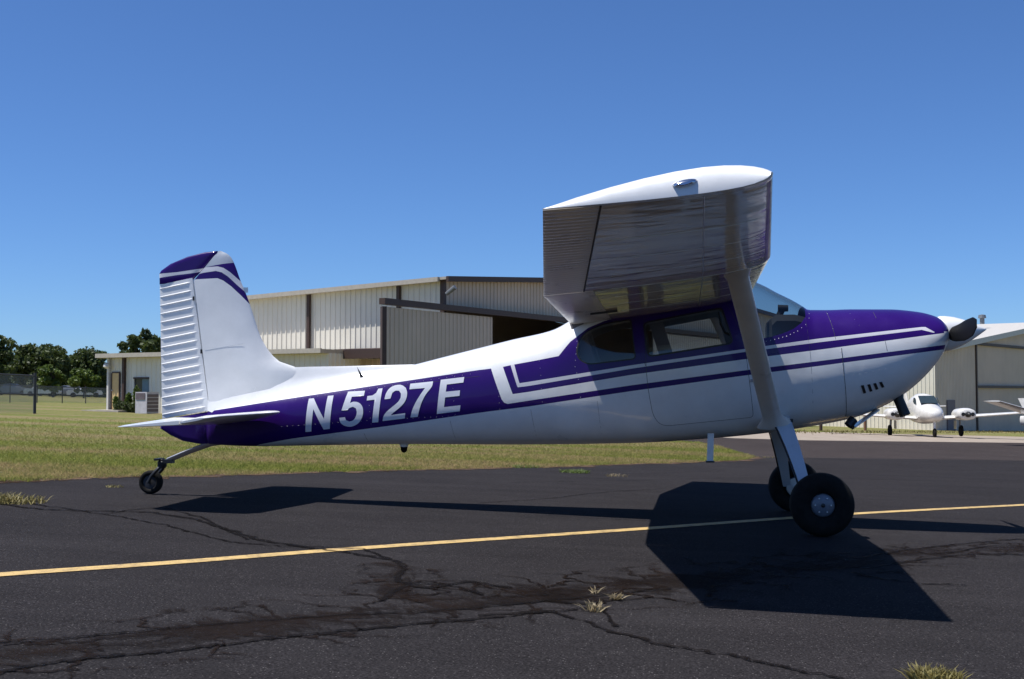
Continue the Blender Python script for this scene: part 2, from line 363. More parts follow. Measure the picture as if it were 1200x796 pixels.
for px_, w_ in (
    ([(0, 757), (120, 745), (250, 733), (400, 722), (520, 716), (640, 705), (790, 690)], .05),
    ([(-20, 792), (80, 775), (200, 764), (330, 748), (450, 736), (600, 722), (700, 712)], .06),
    ([(-10, 590), (60, 598), (170, 601), (240, 612), (300, 632), (380, 645), (430, 652), (470, 664), (468, 682), (500, 690), (545, 683), (600, 690)], .09),
    ([(30, 590), (120, 603), (210, 620), (262, 634), (320, 640), (420, 644), (470, 660)], .05),
    ([(120, 603), (185, 596), (228, 605), (290, 633)], .045),
    ([(450, 705), (470, 690), (500, 684), (540, 690), (580, 700), (640, 698)], .06),
    ([(560, 722), (640, 718), (700, 735), (780, 757), (860, 770), (940, 788), (1010, 800)], .055),
    ([(640, 705), (700, 712), (722, 735)], .05),
    ([(1000, 655), (1080, 643), (1150, 636), (1230, 630)], .05),
    ([(1010, 668), (1090, 655), (1160, 650), (1230, 652)], .05),
    ([(1040, 640), (1100, 650), (1170, 640), (1240, 645)], .04),
    ([(1000, 672), (1070, 684), (1132, 687)], .05),
    ([(560, 590), (640, 585), (700, 578), (780, 573)], .035),
    ([(640, 604), (690, 607), (760, 611)], .03),
    ([(600, 566), (760, 563), (900, 560), (1050, 563), (1210, 566)], .03),
    ([(900, 551), (1000, 549), (1120, 552), (1230, 551)], .03),
    ([(640, 553), (720, 556), (850, 552)], .025)):
    stain(px_, w_ * 1.05, TAR, .0062 + .0009 * random.random(), .012, 7)

DIRT = tar_mat('dirt_verge', (.115, .075, .048), .10, 5.0, .9)
strip('dirt_verge', [tuple(p) for p in edge], .75, .0046, DIRT, apron, .25, True)
# ------------------------------------------------------------------ grass blades (uncountable)
def blades(name, pts, hmin, hmax, wd, label, mat=GRASS, lean=.5, parent=None):
    n = len(pts); pts = np.array(pts); a = rng.uniform(0, 6.283, n); h = rng.uniform(hmin, hmax, n)
    dx, dy = np.cos(a) * wd, np.sin(a) * wd; lx, ly = rng.normal(0, lean, n) * h, rng.normal(0, lean, n) * h
    z = GC + GA * pts[:, 0] + GB * pts[:, 1] - .012
    V = np.empty((n, 3, 3))
    V[:, 0] = np.c_[pts[:, 0] - dx, pts[:, 1] - dy, z]; V[:, 1] = np.c_[pts[:, 0] + dx, pts[:, 1] + dy, z]; V[:, 2] = np.c_[pts[:, 0] + lx, pts[:, 1] + ly, z + h]
    me = bpy.data.meshes.new(name); me.vertices.add(n*3); me.vertices.foreach_set('co', V.reshape(-1)); me.loops.add(n*3); me.loops.foreach_set('vertex_index', np.arange(n*3, dtype=np.int32))
    me.polygons.add(n); me.polygons.foreach_set('loop_start', np.arange(0, n*3, 3, dtype=np.int32)); me.polygons.foreach_set('loop_total', np.full(n, 3, dtype=np.int32)); me.update(); me.validate()
    me.materials.append(mat); o = bpy.data.objects.new(name, me); COL.objects.link(o); o.parent = parent
    if label: tag(o, label, 'grass', kind='stuff')
    return o
E_ = np.array(edge); 
def edge_y(x): return np.interp(x, E_[:, 0], E_[:, 1])
P1 = []
n = 260000
X = rng.uniform(-22, 2.0, n); D_ = rng.exponential(7.0, n); Yb = edge_y(X) - .05 + D_
# right border of the tongue of grass: along the taxiway edge
tx = np.array([gnd(*p)[:2] for p in [(887, 536)] + taxi_px]); lim = np.interp(Yb, tx[:, 1], tx[:, 0], left=2, right=tx[-1, 0] - .4)
ok = (X < lim) & (D_ < 30) & (X > -9 - Yb * .75); blades('grass', np.c_[X[ok], Yb[ok]], .02, .06, .007, 'short patchy mown grass growing beyond the asphalt edge', BLADE, 1.0)

# ================================================================== THE AIRPLANE
wc = at(963, 591, -1.17)                      # near wheel centre
ORG = np.array([wc[0], 0, gz(wc[0], 0)])
AP = empty('airplane', tuple(ORG)); tag(AP, 'white and purple high-wing tailwheel airplane standing on the asphalt', 'airplane')
def PART(name, g, mats, parent=AP, smooth=35): return g.build(name, mats, parent, smooth, ORG)

# ---- fuselage
W_ = pchip([246, 300, 345, 450, 560, 668, 740, 860, 930, 1000, 1050, 1085, 1098, 1104], [.075, .15, .20, .30, .39, .49, .535, .55, .54, .51, .47, .42, .375, .31])
T_ = pchip([246, 340, 430, 487, 520, 560, 600, 650, 660, 672, 700, 740, 800, 850, 880, 893, 909, 927.5, 939.5, 946, 965, 1000, 1040, 1075, 1090, 1098, 1104], [477, 459, 440, 427.3, 418.8, 408.7, 398.7, 387, 382.5, 375.5, 366, 356, 346, 338, 331, 335.5, 344, 353, 360, 364, 364, 363, 363, 366, 369.5, 373, 379])
B_ = pchip([246, 300, 400, 480, 600, 740, 840, 900, 950, 1000, 1030, 1055, 1075, 1090, 1098, 1104], [521, 523, 521.5, 520.5, 521, 519, 513, 507, 499.5, 489.5, 478, 464, 448, 432, 421, 410])
EX_ = pchip([246, 450, 640, 680, 760, 900, 1000, 1085, 1104], [2.1, 2.3, 2.7, 3.3, 3.4, 3.2, 2.6, 2.3, 2.2])
def fus_ring(px, n=56, inset=0.0):
    X = at(px, 450, 0)[0]; zt = at(px, T_(px), 0)[2] - inset; zb = at(px, B_(px), 0)[2] + inset; wd = W_(px) - inset; ex = EX_(px)
    zm = zb + (zt - zb) * .47; r = []
    for k in range(n):
        a = 2 * math.pi * (k + .5) / n; ca, sa = math.cos(a), math.sin(a); e = ex if sa > 0 else max(2.2, ex - .5)
        y = wd * math.copysign(abs(ca) ** (2 / e), ca); z = zm + ((zt - zm) if sa > 0 else (zm - zb)) * math.copysign(abs(sa) ** (2 / e), sa)
        r.append((X, y, z))
    return r
fpx = list(range(246, 880, 7)) + list(range(880, 960, 4)) + list(range(960, 1085, 6)) + [1085, 1089, 1093, 1096, 1099, 1102, 1104]
g0 = G().loft([fus_ring(p) for p in fpx])
bm = bmesh.new(); vs = [bm.verts.new(v) for v in g0.v]
for f in g0.f: bm.faces.new([vs[i] for i in f])
bmesh.ops.recalc_face_normals(bm, faces=bm.faces); bm.normal_update()
FBVH = BVHTree.FromBMesh(bm)
me0 = bpy.data.meshes.new('fus_ref'); bm.to_mesh(me0); ref_norm = [Vector(v.normal) for v in me0.vertices]
ref_kd = None
from mathutils.kdtree import KDTree
ref_kd = KDTree(len(me0.vertices))
for i, v in enumerate(me0.vertices): ref_kd.insert(v.co, i)
ref_kd.balance()
YS = pchip([246, 330, 450, 575, 680, 750, 900, 1000, 1060, 1105], [-.10, -.19, -.30, -.40, -.49, -.535, -.545, -.5, -.46, -.36])
def fp(px, py): p = at(px, py, YS(px)); return (p[0], p[2])
def z4(zx, zy): return (540 + zx / 4.975, 360 + zy / 4.975)
def z8(zx, zy): return (960 + zx / 4.976, 350 + zy / 4.976)
def poly(pts): return [fp(*p) for p in pts]
def rounded(pts, r, n=5):
    out = []; k = len(pts)
    for i in range(k):
        p = np.array(pts[i], float); a = np.array(pts[i-1], float) - p; b_ = np.array(pts[(i+1) % k], float) - p
        rr = r[i] if isinstance(r, (list, tuple)) else r
        ta = min(rr, np.linalg.norm(a) * .48); tb = min(rr, np.linalg.norm(b_) * .48); q0 = p + a / np.linalg.norm(a) * ta; q1 = p + b_ / np.linalg.norm(b_) * tb
        for j in range(n + 1):
            t = j / n; out.append(tuple((1-t)**2*q0 + 2*t*(1-t)*p + t*t*q1))
    return out
# stripe edges as polylines (row of the picture against column)
s1 = [(609, 449.2), (620, 447.6), (741, 428), (870, 409.5), (960, 396.8), (1080.6, 383.2)]
s2 = [(607, 454), (620, 452.4), (741, 432), (870, 413), (960, 401.2), (1080.6, 386.6)]
s3 = [(601, 462), (620, 459.3), (741, 439.2), (870, 421.5), (960, 410), (1106, 390.6)]
s4 = [(595, 473.5), (620, 469.6), (741, 451.5), (870, 434.5), (960, 423.3), (1108, 404.2)]
s5 = [(560, 484), (620, 476.4), (741, 458.3), (870, 440.5), (960, 429), (1108, 409.4)]
up_top = [(602, 427.2), (628, 422.5), (654.6, 417.3), (662.6, 407), (668, 400.5), (673.7, 396), (688.7, 384), (706.8, 376), (741, 366), (790, 352), (840, 330), (1115, 330)]
pat = []      # (polygon, material index): 0 white 1 purple 2 silver
pat.append((poly([(240, 482.5), (340, 466.7), (450, 450), (560, 433.7), (575, 432), (581, 449), (588, 468), (591, 472), (595, 473.5)] + s4[1:] + s5[::-1] + [(450, 500), (340, 514.4), (300, 521.5), (280, 530), (236, 530)]), 1))
pat.append((poly([(589, 430), (598, 428)] + [(606, 452), (607, 454)] + s2[1:] + [(1093.6, 390.2), (1095, 389.5), (1106, 388.5)] + s3[::-1][0:]), 1))
pat.append((poly([(598, 428), (602.3, 427.2), (608, 446.5), (609, 449.2)] + s1[1:] + [(1085, 383.2), (1095, 389.5), (1093.6, 390.2), (1085, 386.9)] + s2[::-1][0:] + [(606, 452)]), 2))
pat.append((poly([(602.3, 427.2)] + up_top[1:] + [(1115, 388), (1095, 389.5), (1085, 383.2)] + s1[::-1] + [(608, 446.5)]), 1))
rear_win = rounded([(676, 408), (683, 391), (706, 380), (738.5, 375), (744, 420), (689, 426.5), (678, 420)], [8, 10, 12, 3, 4, 6, 6])
door_win = rounded([(755, 379), (845.5, 361.5), (858, 401.5), (760, 417)], [5, 4, 5, 6])
wshield = [(946, 363), (945.5, 370), (940, 378), (930, 385.5), (917, 391), (905, 394.5), (893, 397), (884, 398.2), (880, 390), (868, 350), (866, 325), (946, 325)]
door = rounded([(754, 372), (850, 350), (872, 396), (884, 489.5), (775, 500.5), (765, 488), (758, 450)], [3, 3, 10, 5, 12, 8, 20], 4)
def scaled(poly_, d):
    # shrink a polygon outline by about d pixels
    P = [np.array(p, float) for p in poly_]; k = len(P); area = sum(P[i][0]*P[(i+1) % k][1] - P[(i+1) % k][0]*P[i][1] for i in range(k)); s = 1 if area > 0 else -1; out = []
    for i in range(k):
        t = P[(i+1) % k] - P[i-1]; t /= max(np.linalg.norm(t), 1e-6); out.append(tuple(P[i] + s * d * np.array([-t[1], t[0]])))
    return out
regions = {'rear': poly(rear_win), 'rear_rim': poly(scaled(rear_win, -1.6)), 'dwin': poly(door_win), 'dwin_rim': poly(scaled(door_win, -2.0)), 'ws': poly(wshield), 'door': poly(door), 'door_in': poly(scaled(door, .55))}
def inpoly(x, z, P):
    c = False; j = len(P) - 1
    for i in range(len(P)):
        if (P[i][1] > z) != (P[j][1] > z) and x < (P[j][0]-P[i][0])*(z-P[i][1])/(P[j][1]-P[i][1]) + P[i][0]: c = not c
        j = i
    return c
def cut(bm, P, pad=.02):
    for i in range(len(P)):
        a, b_ = P[i-1], P[i]; d = np.array(b_) - np.array(a)
        if np.hypot(*d) < 1e-5: continue
        x0, x1 = sorted((a[0], b_[0])); z0, z1 = sorted((a[1], b_[1])); fs = []
        for f in bm.faces:
            xs = [v.co.x for v in f.verts]; zs = [v.co.z for v in f.verts]
            if max(xs) > x0 - pad*.2 and min(xs) < x1 + pad*.2 and max(zs) > z0 - pad*.2 and min(zs) < z1 + pad*.2: fs.append(f)
        if not fs: continue
        geom = list({e for f in fs for e in f.edges}) + fs + list({v for f in fs for v in f.verts})
        bmesh.ops.bisect_plane(bm, geom=geom, dist=1e-5, plane_co=(a[0], 0, a[1]), plane_no=(-d[1], 0, d[0]))
for P, mi in pat: cut(bm, P)
for P in regions.values(): cut(bm, P)
buckets = {k: ([], []) for k in ('fuselage', 'door', 'door_window', 'rear_window', 'windshield')}
for f in bm.faces:
    c = f.calc_center_median(); x, z = c.x, c.z; mi = 0
    for P, m_ in pat:
        if inpoly(x, z, P): mi = m_
    side = abs(f.normal.y) > .25; k = 'fuselage'
    if inpoly(x, z, regions['ws']): k = 'windshield'; mi = 0
    elif side and inpoly(x, z, regions['rear']): k = 'rear_window'; mi = 0
    elif side and inpoly(x, z, regions['dwin']): k = 'door_window'; mi = 0
    elif side and inpoly(x, z, regions['dwin_rim']): k = 'door'; mi = 3
    elif side and inpoly(x, z, regions['rear_rim']): mi = 3
    elif side and inpoly(x, z, regions['door_in']): k = 'door'
    elif side and inpoly(x, z, regions['door']): mi = 4
    if k in ('door', 'door_window', 'rear_window'): k = k + ('|R' if c.y < 0 else '|L')
    buckets.setdefault(k, ([], []))[0].append(f); buckets[k][1].append(mi)
FM = [WHITE, PURPLE, SILVER, BLACK, SEAM]
def from_faces(name, fs, mis, mats, parent, off=0.0):
    idx = {}; V = []; FF = []; NR = []
    for f in fs:
        q = []
        for v in f.verts:
            if v not in idx:
                idx[v] = len(V)
                near = ref_kd.find_n(v.co, 4); nn = Vector()
                for co, i, dd in near: nn += ref_norm[i] / (dd + 1e-4)
                nn.normalize(); NR.append(nn); V.append(tuple(v.co + nn * off))
            q.append(idx[v])
        FF.append(q)
    me = bpy.data.meshes.new(name); me.from_pydata([tuple(np.array(v) - ORG) for v in V], [], FF)
    for mm in mats: me.materials.append(mm)
    me.polygons.foreach_set('material_index', mis); me.polygons.foreach_set('use_smooth', [True]*len(FF)); me.update()
    if me.validate(): pass
    elif len(NR) == len(me.vertices): me.normals_split_custom_set_from_vertices([tuple(n_) for n_ in NR])
    o = bpy.data.objects.new(name, me); COL.objects.link(o); o.parent = parent; return o
FUS = from_faces('fuselage', *buckets['fuselage'], FM, AP)
DOORS = {}
for s in 'RL':
    DOORS[s] = from_faces('cabin_door', *buckets['door|' + s], FM, AP, .0015)
    from_faces('window_pane', buckets['door_window|' + s][0], [0]*len(buckets['door_window|' + s][0]), [GLASS], DOORS[s], -.004)
    from_faces('rear_window', buckets['rear_window|' + s][0], [0]*len(buckets['rear_window|' + s][0]), [TINTGLASS], AP, -.004)
WS = from_faces('windshield', buckets['windshield'][0], [0]*len(buckets['windshield'][0]), [GLASS], AP)
# cabin lining: the same skin set 3 cm inside, open at the windows
lin = [f for k, (fs, _) in buckets.items() if k in ('fuselage', 'door|R', 'door|L') for f in fs if -1.05 < f.calc_center_median().x < .98]
from_faces('cabin_lining', lin, [0]*len(lin), [LINING], AP, -.03)
bm.free()

def surf(x, z, off=.002, side=-1):            # point on the starboard skin
    h = FBVH.ray_cast(Vector((x, side * 2.0, z)), Vector((0, -side, 0)), 4)
    if h[0] is None: return None
    return h[0] + h[1] * off
def on_side(px, py, off=.002): x, z = fp(px, py); return surf(x, z, off)
# ---- registration letters, traced in a 5.4545x enlargement whose corner is (340,420)
GL = {'N': [(95,471),(114,259),(146,256),(218,388),(236,241),(273,238),(252,451),(212,455),(149,325),(133,468)],
 '5': [(365,214),(474,208),(470,240),(392,247),(384,286),(405,278),(435,282),(458,300),(468,330),(464,370),(445,405),(415,428),(380,437),(345,430),(322,410),(316,380),(352,376),(358,395),(378,404),(402,397),(420,375),(428,345),(422,320),(403,310),(380,318),(370,330),(330,334)],
 '1': [(560,195),(587,192),(563,408),(524,411),(541,265),(490,270),(493,242),(525,238),(548,222)],
 '2': [(604,262),(612,225),(635,190),(670,173),(710,172),(738,190),(748,222),(742,262),(722,295),(690,325),(660,348),(645,363),(737,350),(733,384),(591,401),(598,370),(620,340),(655,310),(690,280),(707,252),(708,225),(695,208),(672,208),(652,222),(642,258)],
 '7': [(765,163),(911,148),(906,180),(870,228),(845,275),(828,325),(816,374),(769,378),(782,330),(805,280),(835,230),(862,190),(762,199)],
 'E': [(961,138),(1112,120),(1107,155),(1001,168),(996,214),(1087,205),(1084,240),(992,250),(985,312),(1090,300),(1085,338),(938,356)]}
def smooth_glyph(P):
    out = []; k = len(P)
    for i in range(k):
        p0, p1, p2, p3 = (np.array(P[(i+j-1) % k], float) for j in range(4))
        def ang(a, b_, c): 
            u, v = b_-a, c-b_; return math.degrees(math.acos(np.clip(u @ v / (np.linalg.norm(u)*np.linalg.norm(v)), -1, 1)))
        a1, a2 = ang(p0, p1, p2), ang(p1, p2, p3); t1 = (p2-p0)*.5 if a1 < 38 else (p2-p1); t2 = (p3-p1)*.5 if a2 < 38 else (p2-p1)
        L = np.linalg.norm(p2-p1); t1 *= L/max(np.linalg.norm(t1), 1e-6); t2 *= L/max(np.linalg.norm(t2), 1e-6)
        for s in (0, .34, .67): out.append(tuple((2*s**3-3*s*s+1)*p1 + (s**3-2*s*s+s)*t1 + (-2*s**3+3*s*s)*p2 + (s**3-s*s)*t2))
    return out
for ch, P in GL.items():
    if ch in '527': P = smooth_glyph(P)
    q = [fp(340 + x / 5.4545, 420 + y / 5.4545) for x, y in P]
    b2 = bmesh.new(); vv = [b2.verts.new((x, 0, z)) for x, z in q]
    for t in tessellate_polygon([[Vector((x, z, 0)) for x, z in q]]): b2.faces.new([vv[i] for i in t])
    zs = [z for _, z in q]; xs = [x for x, _ in q]
    for k in range(1, 12): bmesh.ops.bisect_plane(b2, geom=b2.verts[:] + b2.edges[:] + b2.faces[:], plane_co=(0, 0, min(zs) + (max(zs)-min(zs))*k/12), plane_no=(0, 0, 1))
    for k in range(1, 6): bmesh.ops.bisect_plane(b2, geom=b2.verts[:] + b2.edges[:] + b2.faces[:], plane_co=(min(xs) + (max(xs)-min(xs))*k/6, 0, 0), plane_no=(1, 0, 0))
    b2.verts.ensure_lookup_table(); gl = G(); idx = {v: i for i, v in enumerate(b2.verts)}
    gl.add([tuple(surf(v.co.x, v.co.z, .003)) for v in b2.verts], [[idx[v] for v in f.verts] for f in b2.faces]); b2.free()
    o = PART('registration_letter', gl, GREYW, FUS, 180); o['label'] = 'white slanted character %s of the registration' % ch
# ---- rivets (too many and too small to part)
rv = G()
def rivet(p, nrm, r=.0035):
    nrm = Vector(nrm).normalized(); u = nrm.orthogonal().normalized(); v = nrm.cross(u); p = Vector(p)
    rv.add([p + (u*math.cos(a) + v*math.sin(a))*r for a in (0, 1.05, 2.09, 3.14, 4.19, 5.24)] + [p + nrm*.003], [(i, (i+1) % 6, 6) for i in range(6)])
def rivet_line(pts, step=.045, r=.0035):
    P = [np.array(fp(*p)) for p in pts]
    for a, b_ in zip(P[:-1], P[1:]):
        n_ = max(1, int(np.hypot(*(b_-a)) / step))
        for k in range(n_):
            q = a + (b_-a)*k/n_; h_ = FBVH.ray_cast(Vector((q[0], -2, q[1])), Vector((0, 1, 0)), 4)
            if h_[0] is not None: rivet(h_[0], h_[1], r)
rivet_line([(560, 486.5), (620, 479), (700, 467.5)], .05); rivet_line([(690, 470), (755, 461)], .05)
rivet_line([(676, 400), (674, 430), (680, 452), (681, 486)], .05); rivet_line([(684, 470), (685, 487)], .03)
rivet_line([(622, 482), (626, 512)], .06)
rivet_line([(951, 366), (950, 372), (945, 380), (935, 388), (922, 394), (908, 398), (893, 401)], .035, .0038)
rivet_line([(973, 366), (977, 385), (981, 404)], .05); rivet_line([(985, 412), (988, 440), (992, 470), (996, 497)], .05)
rivet_line([(345, 468), (450, 453), (560, 437)], .07, .003); rivet_line([(420, 505), (500, 512), (600, 508)], .1, .003)
for ln in ([(431, 446), (434, 490), (436, 518)], [(528, 425), (532, 470), (536, 517)], [(576, 410), (584, 450), (588, 517)], [(629, 398), (634, 440), (638, 518)], [(708, 478), (712, 516)], [(330, 500), (430, 493), (560, 486)], [(330, 519), (480, 516), (640, 515), (760, 511), (870, 502)], [(893, 412), (900, 470)], [(1000, 366), (1012, 388)], [(1000, 440), (1060, 428), (1096, 418)], [(1003, 470), (1040, 455), (1080, 436)]): rivet_line(ln, .055, .0026)
tag(PART('rivets', rv, RIVET, FUS), kind='stuff')
# panel seams
def seam_line(pts, r=.0018):
    P = []
    for a, b_ in zip(pts[:-1], pts[1:]):
        for k in range(6):
            q = on_side(a[0] + (b_[0]-a[0])*k/6, a[1] + (b_[1]-a[1])*k/6, 0.0004)
            if q is not None: P.append(q)
    if len(P) > 2: PART('panel_seam', G().tube(P, r, 5), SEAM, FUS)
seam_line([(986, 408), (989, 440), (993, 470), (997, 496)], .0025); seam_line([(972, 364), (977, 385), (980, 400)], .0018); seam_line([(1028, 364), (1030, 374)])
seam_line([(1037, 398), (1040, 414)]); seam_line([(527, 493), (531, 518)], .001); seam_line([(425, 508), (428, 520)], .001); seam_line([(700, 470), (705, 517)], .001); seam_line([(452, 455), (520, 446), (570, 440)], .0012); seam_line([(945, 372), (950, 420), (955, 498)], .001); seam_line([(622, 480), (627, 518)], .001); seam_line([(755, 424), (757, 430)])
# ---- door handle, cowl vents, antenna, beacon, step
hg = G(); p = on_side(886, 446, .012); hg.box(p, (.10, .02, .022)); PART('door_handle', hg, CHROME, DOORS['R'])
for k, (x, y) in enumerate(((1012.5, 455.5), (1020, 454), (1027, 452.3), (1034, 450.5))):
    dx = 3.0; v4 = [on_side(x - 3.4, y - 3.6 + k*.4, .003), on_side(x - .2, y - 4.2 + k*.4, .003), on_side(x + 3.2, y + 4.6 - k*.6, .003), on_side(x + .2, y + 5.6 - k*.6, .003)]
    lv = G(); nrm = Vector((0.1, -1, -.25)).normalized()
    lv.loft([[tuple(p_ - nrm*.004) for p_ in v4], [tuple(p_ + nrm*.005) for p_ in v4]]); PART('cowl_vent', lv, BLACK, FUS)
an = G(); a0 = at(426.5, 441, -.10); an.loft([[tuple(a0 + np.array(q)) for q in ((-.03, -.004, -.03), (.012, -.003, -.03), (.012, .003, -.03), (-.03, .004, -.03))], [tuple(a0 + np.array(q)) for q in ((-.068, -.002, .09), (-.06, -.002, .075), (-.06, .002, .075), (-.068, .002, .09))]])
PART('antenna', an, BLACK)
bz = at(473.5, 520, 0); bc = G(); bc.lathe((bz[0], 0, bz[2] + .02), (0, 0, -1), [(0, .055), (.025, .055), (.03, .04), (.05, .038)], 16); bcn = PART('beacon_mount', bc, CORR)
bc = G(); bc.lathe((bz[0], 0, bz[2] - .03), (0, 0, -1), [(0, .034), (.03, .032), (.05, .02), (.056, .004)], 16); PART('beacon_lens', bc, BLACKGLOSS, bcn)
st = G(); s0, s1_ = at(833, 508, -.42), at(832, 541, -.46); st.loft([[tuple(np.array(c_) + np.array(q)) for q in ((-.028, -.008, 0), (.028, -.008, 0), (.028, .008, 0), (-.028, .008, 0))] for c_ in (s0, s1_)]); stp = PART('entry_step', st, CORR)
st = G(); st.box((s1_[0], -.47, s1_[2]), (.075, .12, .012)); PART('foot_plate', st, BLACK, stp)

# ---- wings
ROOT = dict(le=at(882, 338, -.55), te=at(668, 378, -.55)); KINK = dict(le=at(903, 299, -2.6), te=at(637, 347, -2.6)); TIP = dict(le=at(905.5, 206, -5.3), te=at(636, 246, -5.3))
def naca(u, t):                               # half thickness and camber, chord 1
    return 5*t*(.2969*math.sqrt(u) - .126*u - .3516*u*u + .2843*u**3 - .1015*u**4)
def camber(u): return .02/.16*(.8*u - u*u) if u < .4 else .02/.36*(.2 + .8*u - u*u)
def wing_axes(y):
    y = abs(y); 
    if y < .55: y_ = .55
    else: y_ = y
    a, b_, t = (ROOT, KINK, (y_ - .55) / 2.05) if y_ <= 2.6 else (KINK, TIP, (y_ - 2.6) / 2.7)
    le = a['le']*(1-t) + b_['le']*t; te = a['te']*(1-t) + b_['te']*t; le = le.copy(); te = te.copy()
    if y < .55:
        dz = (KINK['le'][2]-ROOT['le'][2])/2.05*(y-.55); le[2] += dz; te[2] += dz
    return le, te
def wing_pt(y, u, s, t=.12, sgn=-1):
    le, te = wing_axes(y); c = te - le; L = math.hypot(c[0], c[2]); cx, cz = c[0]/L, c[2]/L; nx, nz = (-cz, cx) if cx > 0 else (cz, -cx)
    # the section's upper side is up
    if nz < 0: nx, nz = -nx, -nz
    h = (camber(u) + s*naca(u, t)) * L
    return (le[0] + cx*u*L + nx*h, sgn*abs(y), le[2] + cz*u*L + nz*h)
US = [0, .004, .012, .025, .05, .085, .13, .19, .27, .36, .46, .56, .66]
def build_wing(sgn):
    tu = lambda y: 1 - (.285 if abs(y) >= 2.6 else .36) / np.linalg.norm((wing_axes(y)[1]-wing_axes(y)[0])[[0, 2]])
    ys = [0.0, .3, .55] + list(np.linspace(.8, 2.58, 8)) + [2.6, 2.62] + list(np.linspace(2.9, 5.3, 9))
    rings = []
    for y in ys:
        e = tu(y) if y != 2.6 else tu(2.62); e = e - .001; us = [u/.66*e for u in US]
        rings.append([wing_pt(y, u, 1, .12, sgn) for u in us[::-1]] + [wing_pt(y, u, -1, .12, sgn) for u in us[1:]])
    g = G().loft(rings); n = len(rings[0])
    # purple band along the leading edge upper surface outboard
    fm = []
    for i, f in enumerate(g.f):
        c = np.mean([g.v[k] for k in f], 0); j = i % n; up = j < len(US) - 1
        m_ = 0
        if len(f) == 4:
            near = abs(j - (len(US)-1)) <= 3
            if (near and up or 0 <= j - (len(US)-1) <= 2) and abs(c[1]) > 2.62: m_ = 1
            elif up: m_ = 2
            elif not up and j > len(US) + 7: m_ = 0
        fm.append(m_)
    g.m = fm
    o = PART('wing', g, [WINGSKIN, PURPLE, WHITE], AP, 40)
    # wing tip: rounded white fairing
    rings = []
    for k in range(9):
        t = k / 8; dy = .10 * math.sin(t*math.pi/2); sc = math.cos(t*math.pi/2); ring = []
        for u, s in [(u/.66, 1) for u in US[::-1]] + [(u/.66, -1) for u in US[1:-1]]:
            p = np.array(wing_pt(5.3, u, s, .125, sgn)); mid = np.array(wing_pt(5.3, u, 0, .12, sgn)); top = np.array(wing_pt(5.3, u, -1, .125, sgn))
            ctr = .42; q = top + (p - top)*max(sc, .02); 
            le, te = wing_axes(5.3); x0 = le[0] + (te[0]-le[0])*ctr
            kx = 1 - .03*(1-sc)**1.5; q[0] = x0 + (q[0]-x0)*kx; q[1] = sgn*(5.302 + dy*(1 - .55*u)); ring.append(tuple(q))
        rings.append(ring)
    tip = PART('wing_tip', G().loft(rings), WHITE, o, 50)
    nl = G(); pu, pl_ = (np.array(wing_pt(5.3, .375, q_, .125, sgn)) for q_ in (1, -1)); tt = .70; p = pl_ + (pu - pl_)*math.cos(tt*math.pi/2); c = Vector((p[0], sgn*(5.302 + .10*math.sin(tt*math.pi/2)*.79 + .004), p[2]))
    nl.loft([[tuple(c + Vector((a*.060*math.cos(q), sgn*dyy - sgn*a*.010*math.sin(q), a*.019*math.sin(q) + a*.011*math.cos(q)))) for q in (2*math.pi*k/16 for k in range(16))] for a, dyy in ((1, -.03), (1, .0), (.92, .008), (.65, .016), (.15, .019))])
    PART('navigation_light', nl, CHROME, o)
    # aileron and flap with chordwise beads
    def panel(name, y0, y1, ch, beads, mat):
        rings = []; nb = beads*6 + 1
        for k in range(nb):
            y = y0 + (y1-y0)*k/(nb-1); ph = (k % 6)/6; bd = .0055 * max(0, 1 - abs(ph - .5)*3.2)
            Lc = np.linalg.norm((wing_axes(y)[1]-wing_axes(y)[0])[[0, 2]]); e = 1 - ch/Lc; ring = []
            for u in (1.0, .93, .75, .5, .2, 0):
                uu = e + (1-e)*u; p = np.array(wing_pt(y, uu, 1, .12, sgn)); p[2] += (bd*(.25 + .75*math.sin(math.pi*min(.5+u*.5, 1)) if 0 < u < 1 else 0) + .002)*1.0; ring.append(tuple(p))
            for u in (0, .2, .5, .75, .93, 1.0):
                uu = e + (1-e)*u; p = np.array(wing_pt(y, uu, -1, .12, sgn)); p[2] -= (bd*(.6 if 0 < u < 1 else .2) + .002); ring.append(tuple(p))
            rings.append(ring)
        return PART(name, G().loft(rings), mat, o, 25)
    ai = panel('aileron', 2.625, 5.295, .285, 34, CORR); fl = panel('flap', .38, 2.615, .36, 28, CORR)
    # flap track bracket and well on the underside
    br = G(); q0 = np.array(wing_pt(1.15, .72, -1, .12, sgn)); q1 = np.array(wing_pt(1.15, .86, -1, .12, sgn))
    br.loft([[(q[0], q[1]-.02, q[2]+.01), (q[0], q[1]+.02, q[2]+.01), (q[0], q[1]+.012, q[2]-.018), (q[0], q[1]-.012, q[2]-.018)] for q in (q0, q1)]); PART('flap_track', br, SEAM, fl)
    gp = G(); pa = [np.array(wing_pt(y, tu(max(y, 2.63))-.004, -1, .12, sgn)) - np.array([0, 0, .0005]) for y in np.linspace(2.63, 5.29, 6)]
    gp.tube(pa, .007, 5); PART('aileron_gap', gp, SEAM, o)
    # skin laps under the wing: one spanwise at the spar, chordwise at the ribs
    lap = G()
    for u in (.30,):
        lap.tube([np.array(wing_pt(y, u, -1, .12, sgn)) for y in np.linspace(.6, 5.28, 9)], .003, 5)
    for y in (1.05, 1.6, 2.1, 2.6, 3.2, 3.8, 4.4):
        lap.tube([np.array(wing_pt(y, u, -1, .12, sgn)) for u in (.03, .08, .15, .25, .4, .55, .7)], .0018, 4)
    PART('skin_lap', lap, STEEL, o)
    # strut with fairings
    sb = at(906, 494, -.50); stp_ = at(862, 318, -2.5); sb = np.array([sb[0], sgn*.50, sb[2]]); stt = np.array([stp_[0], sgn*2.5, stp_[2] + .03])
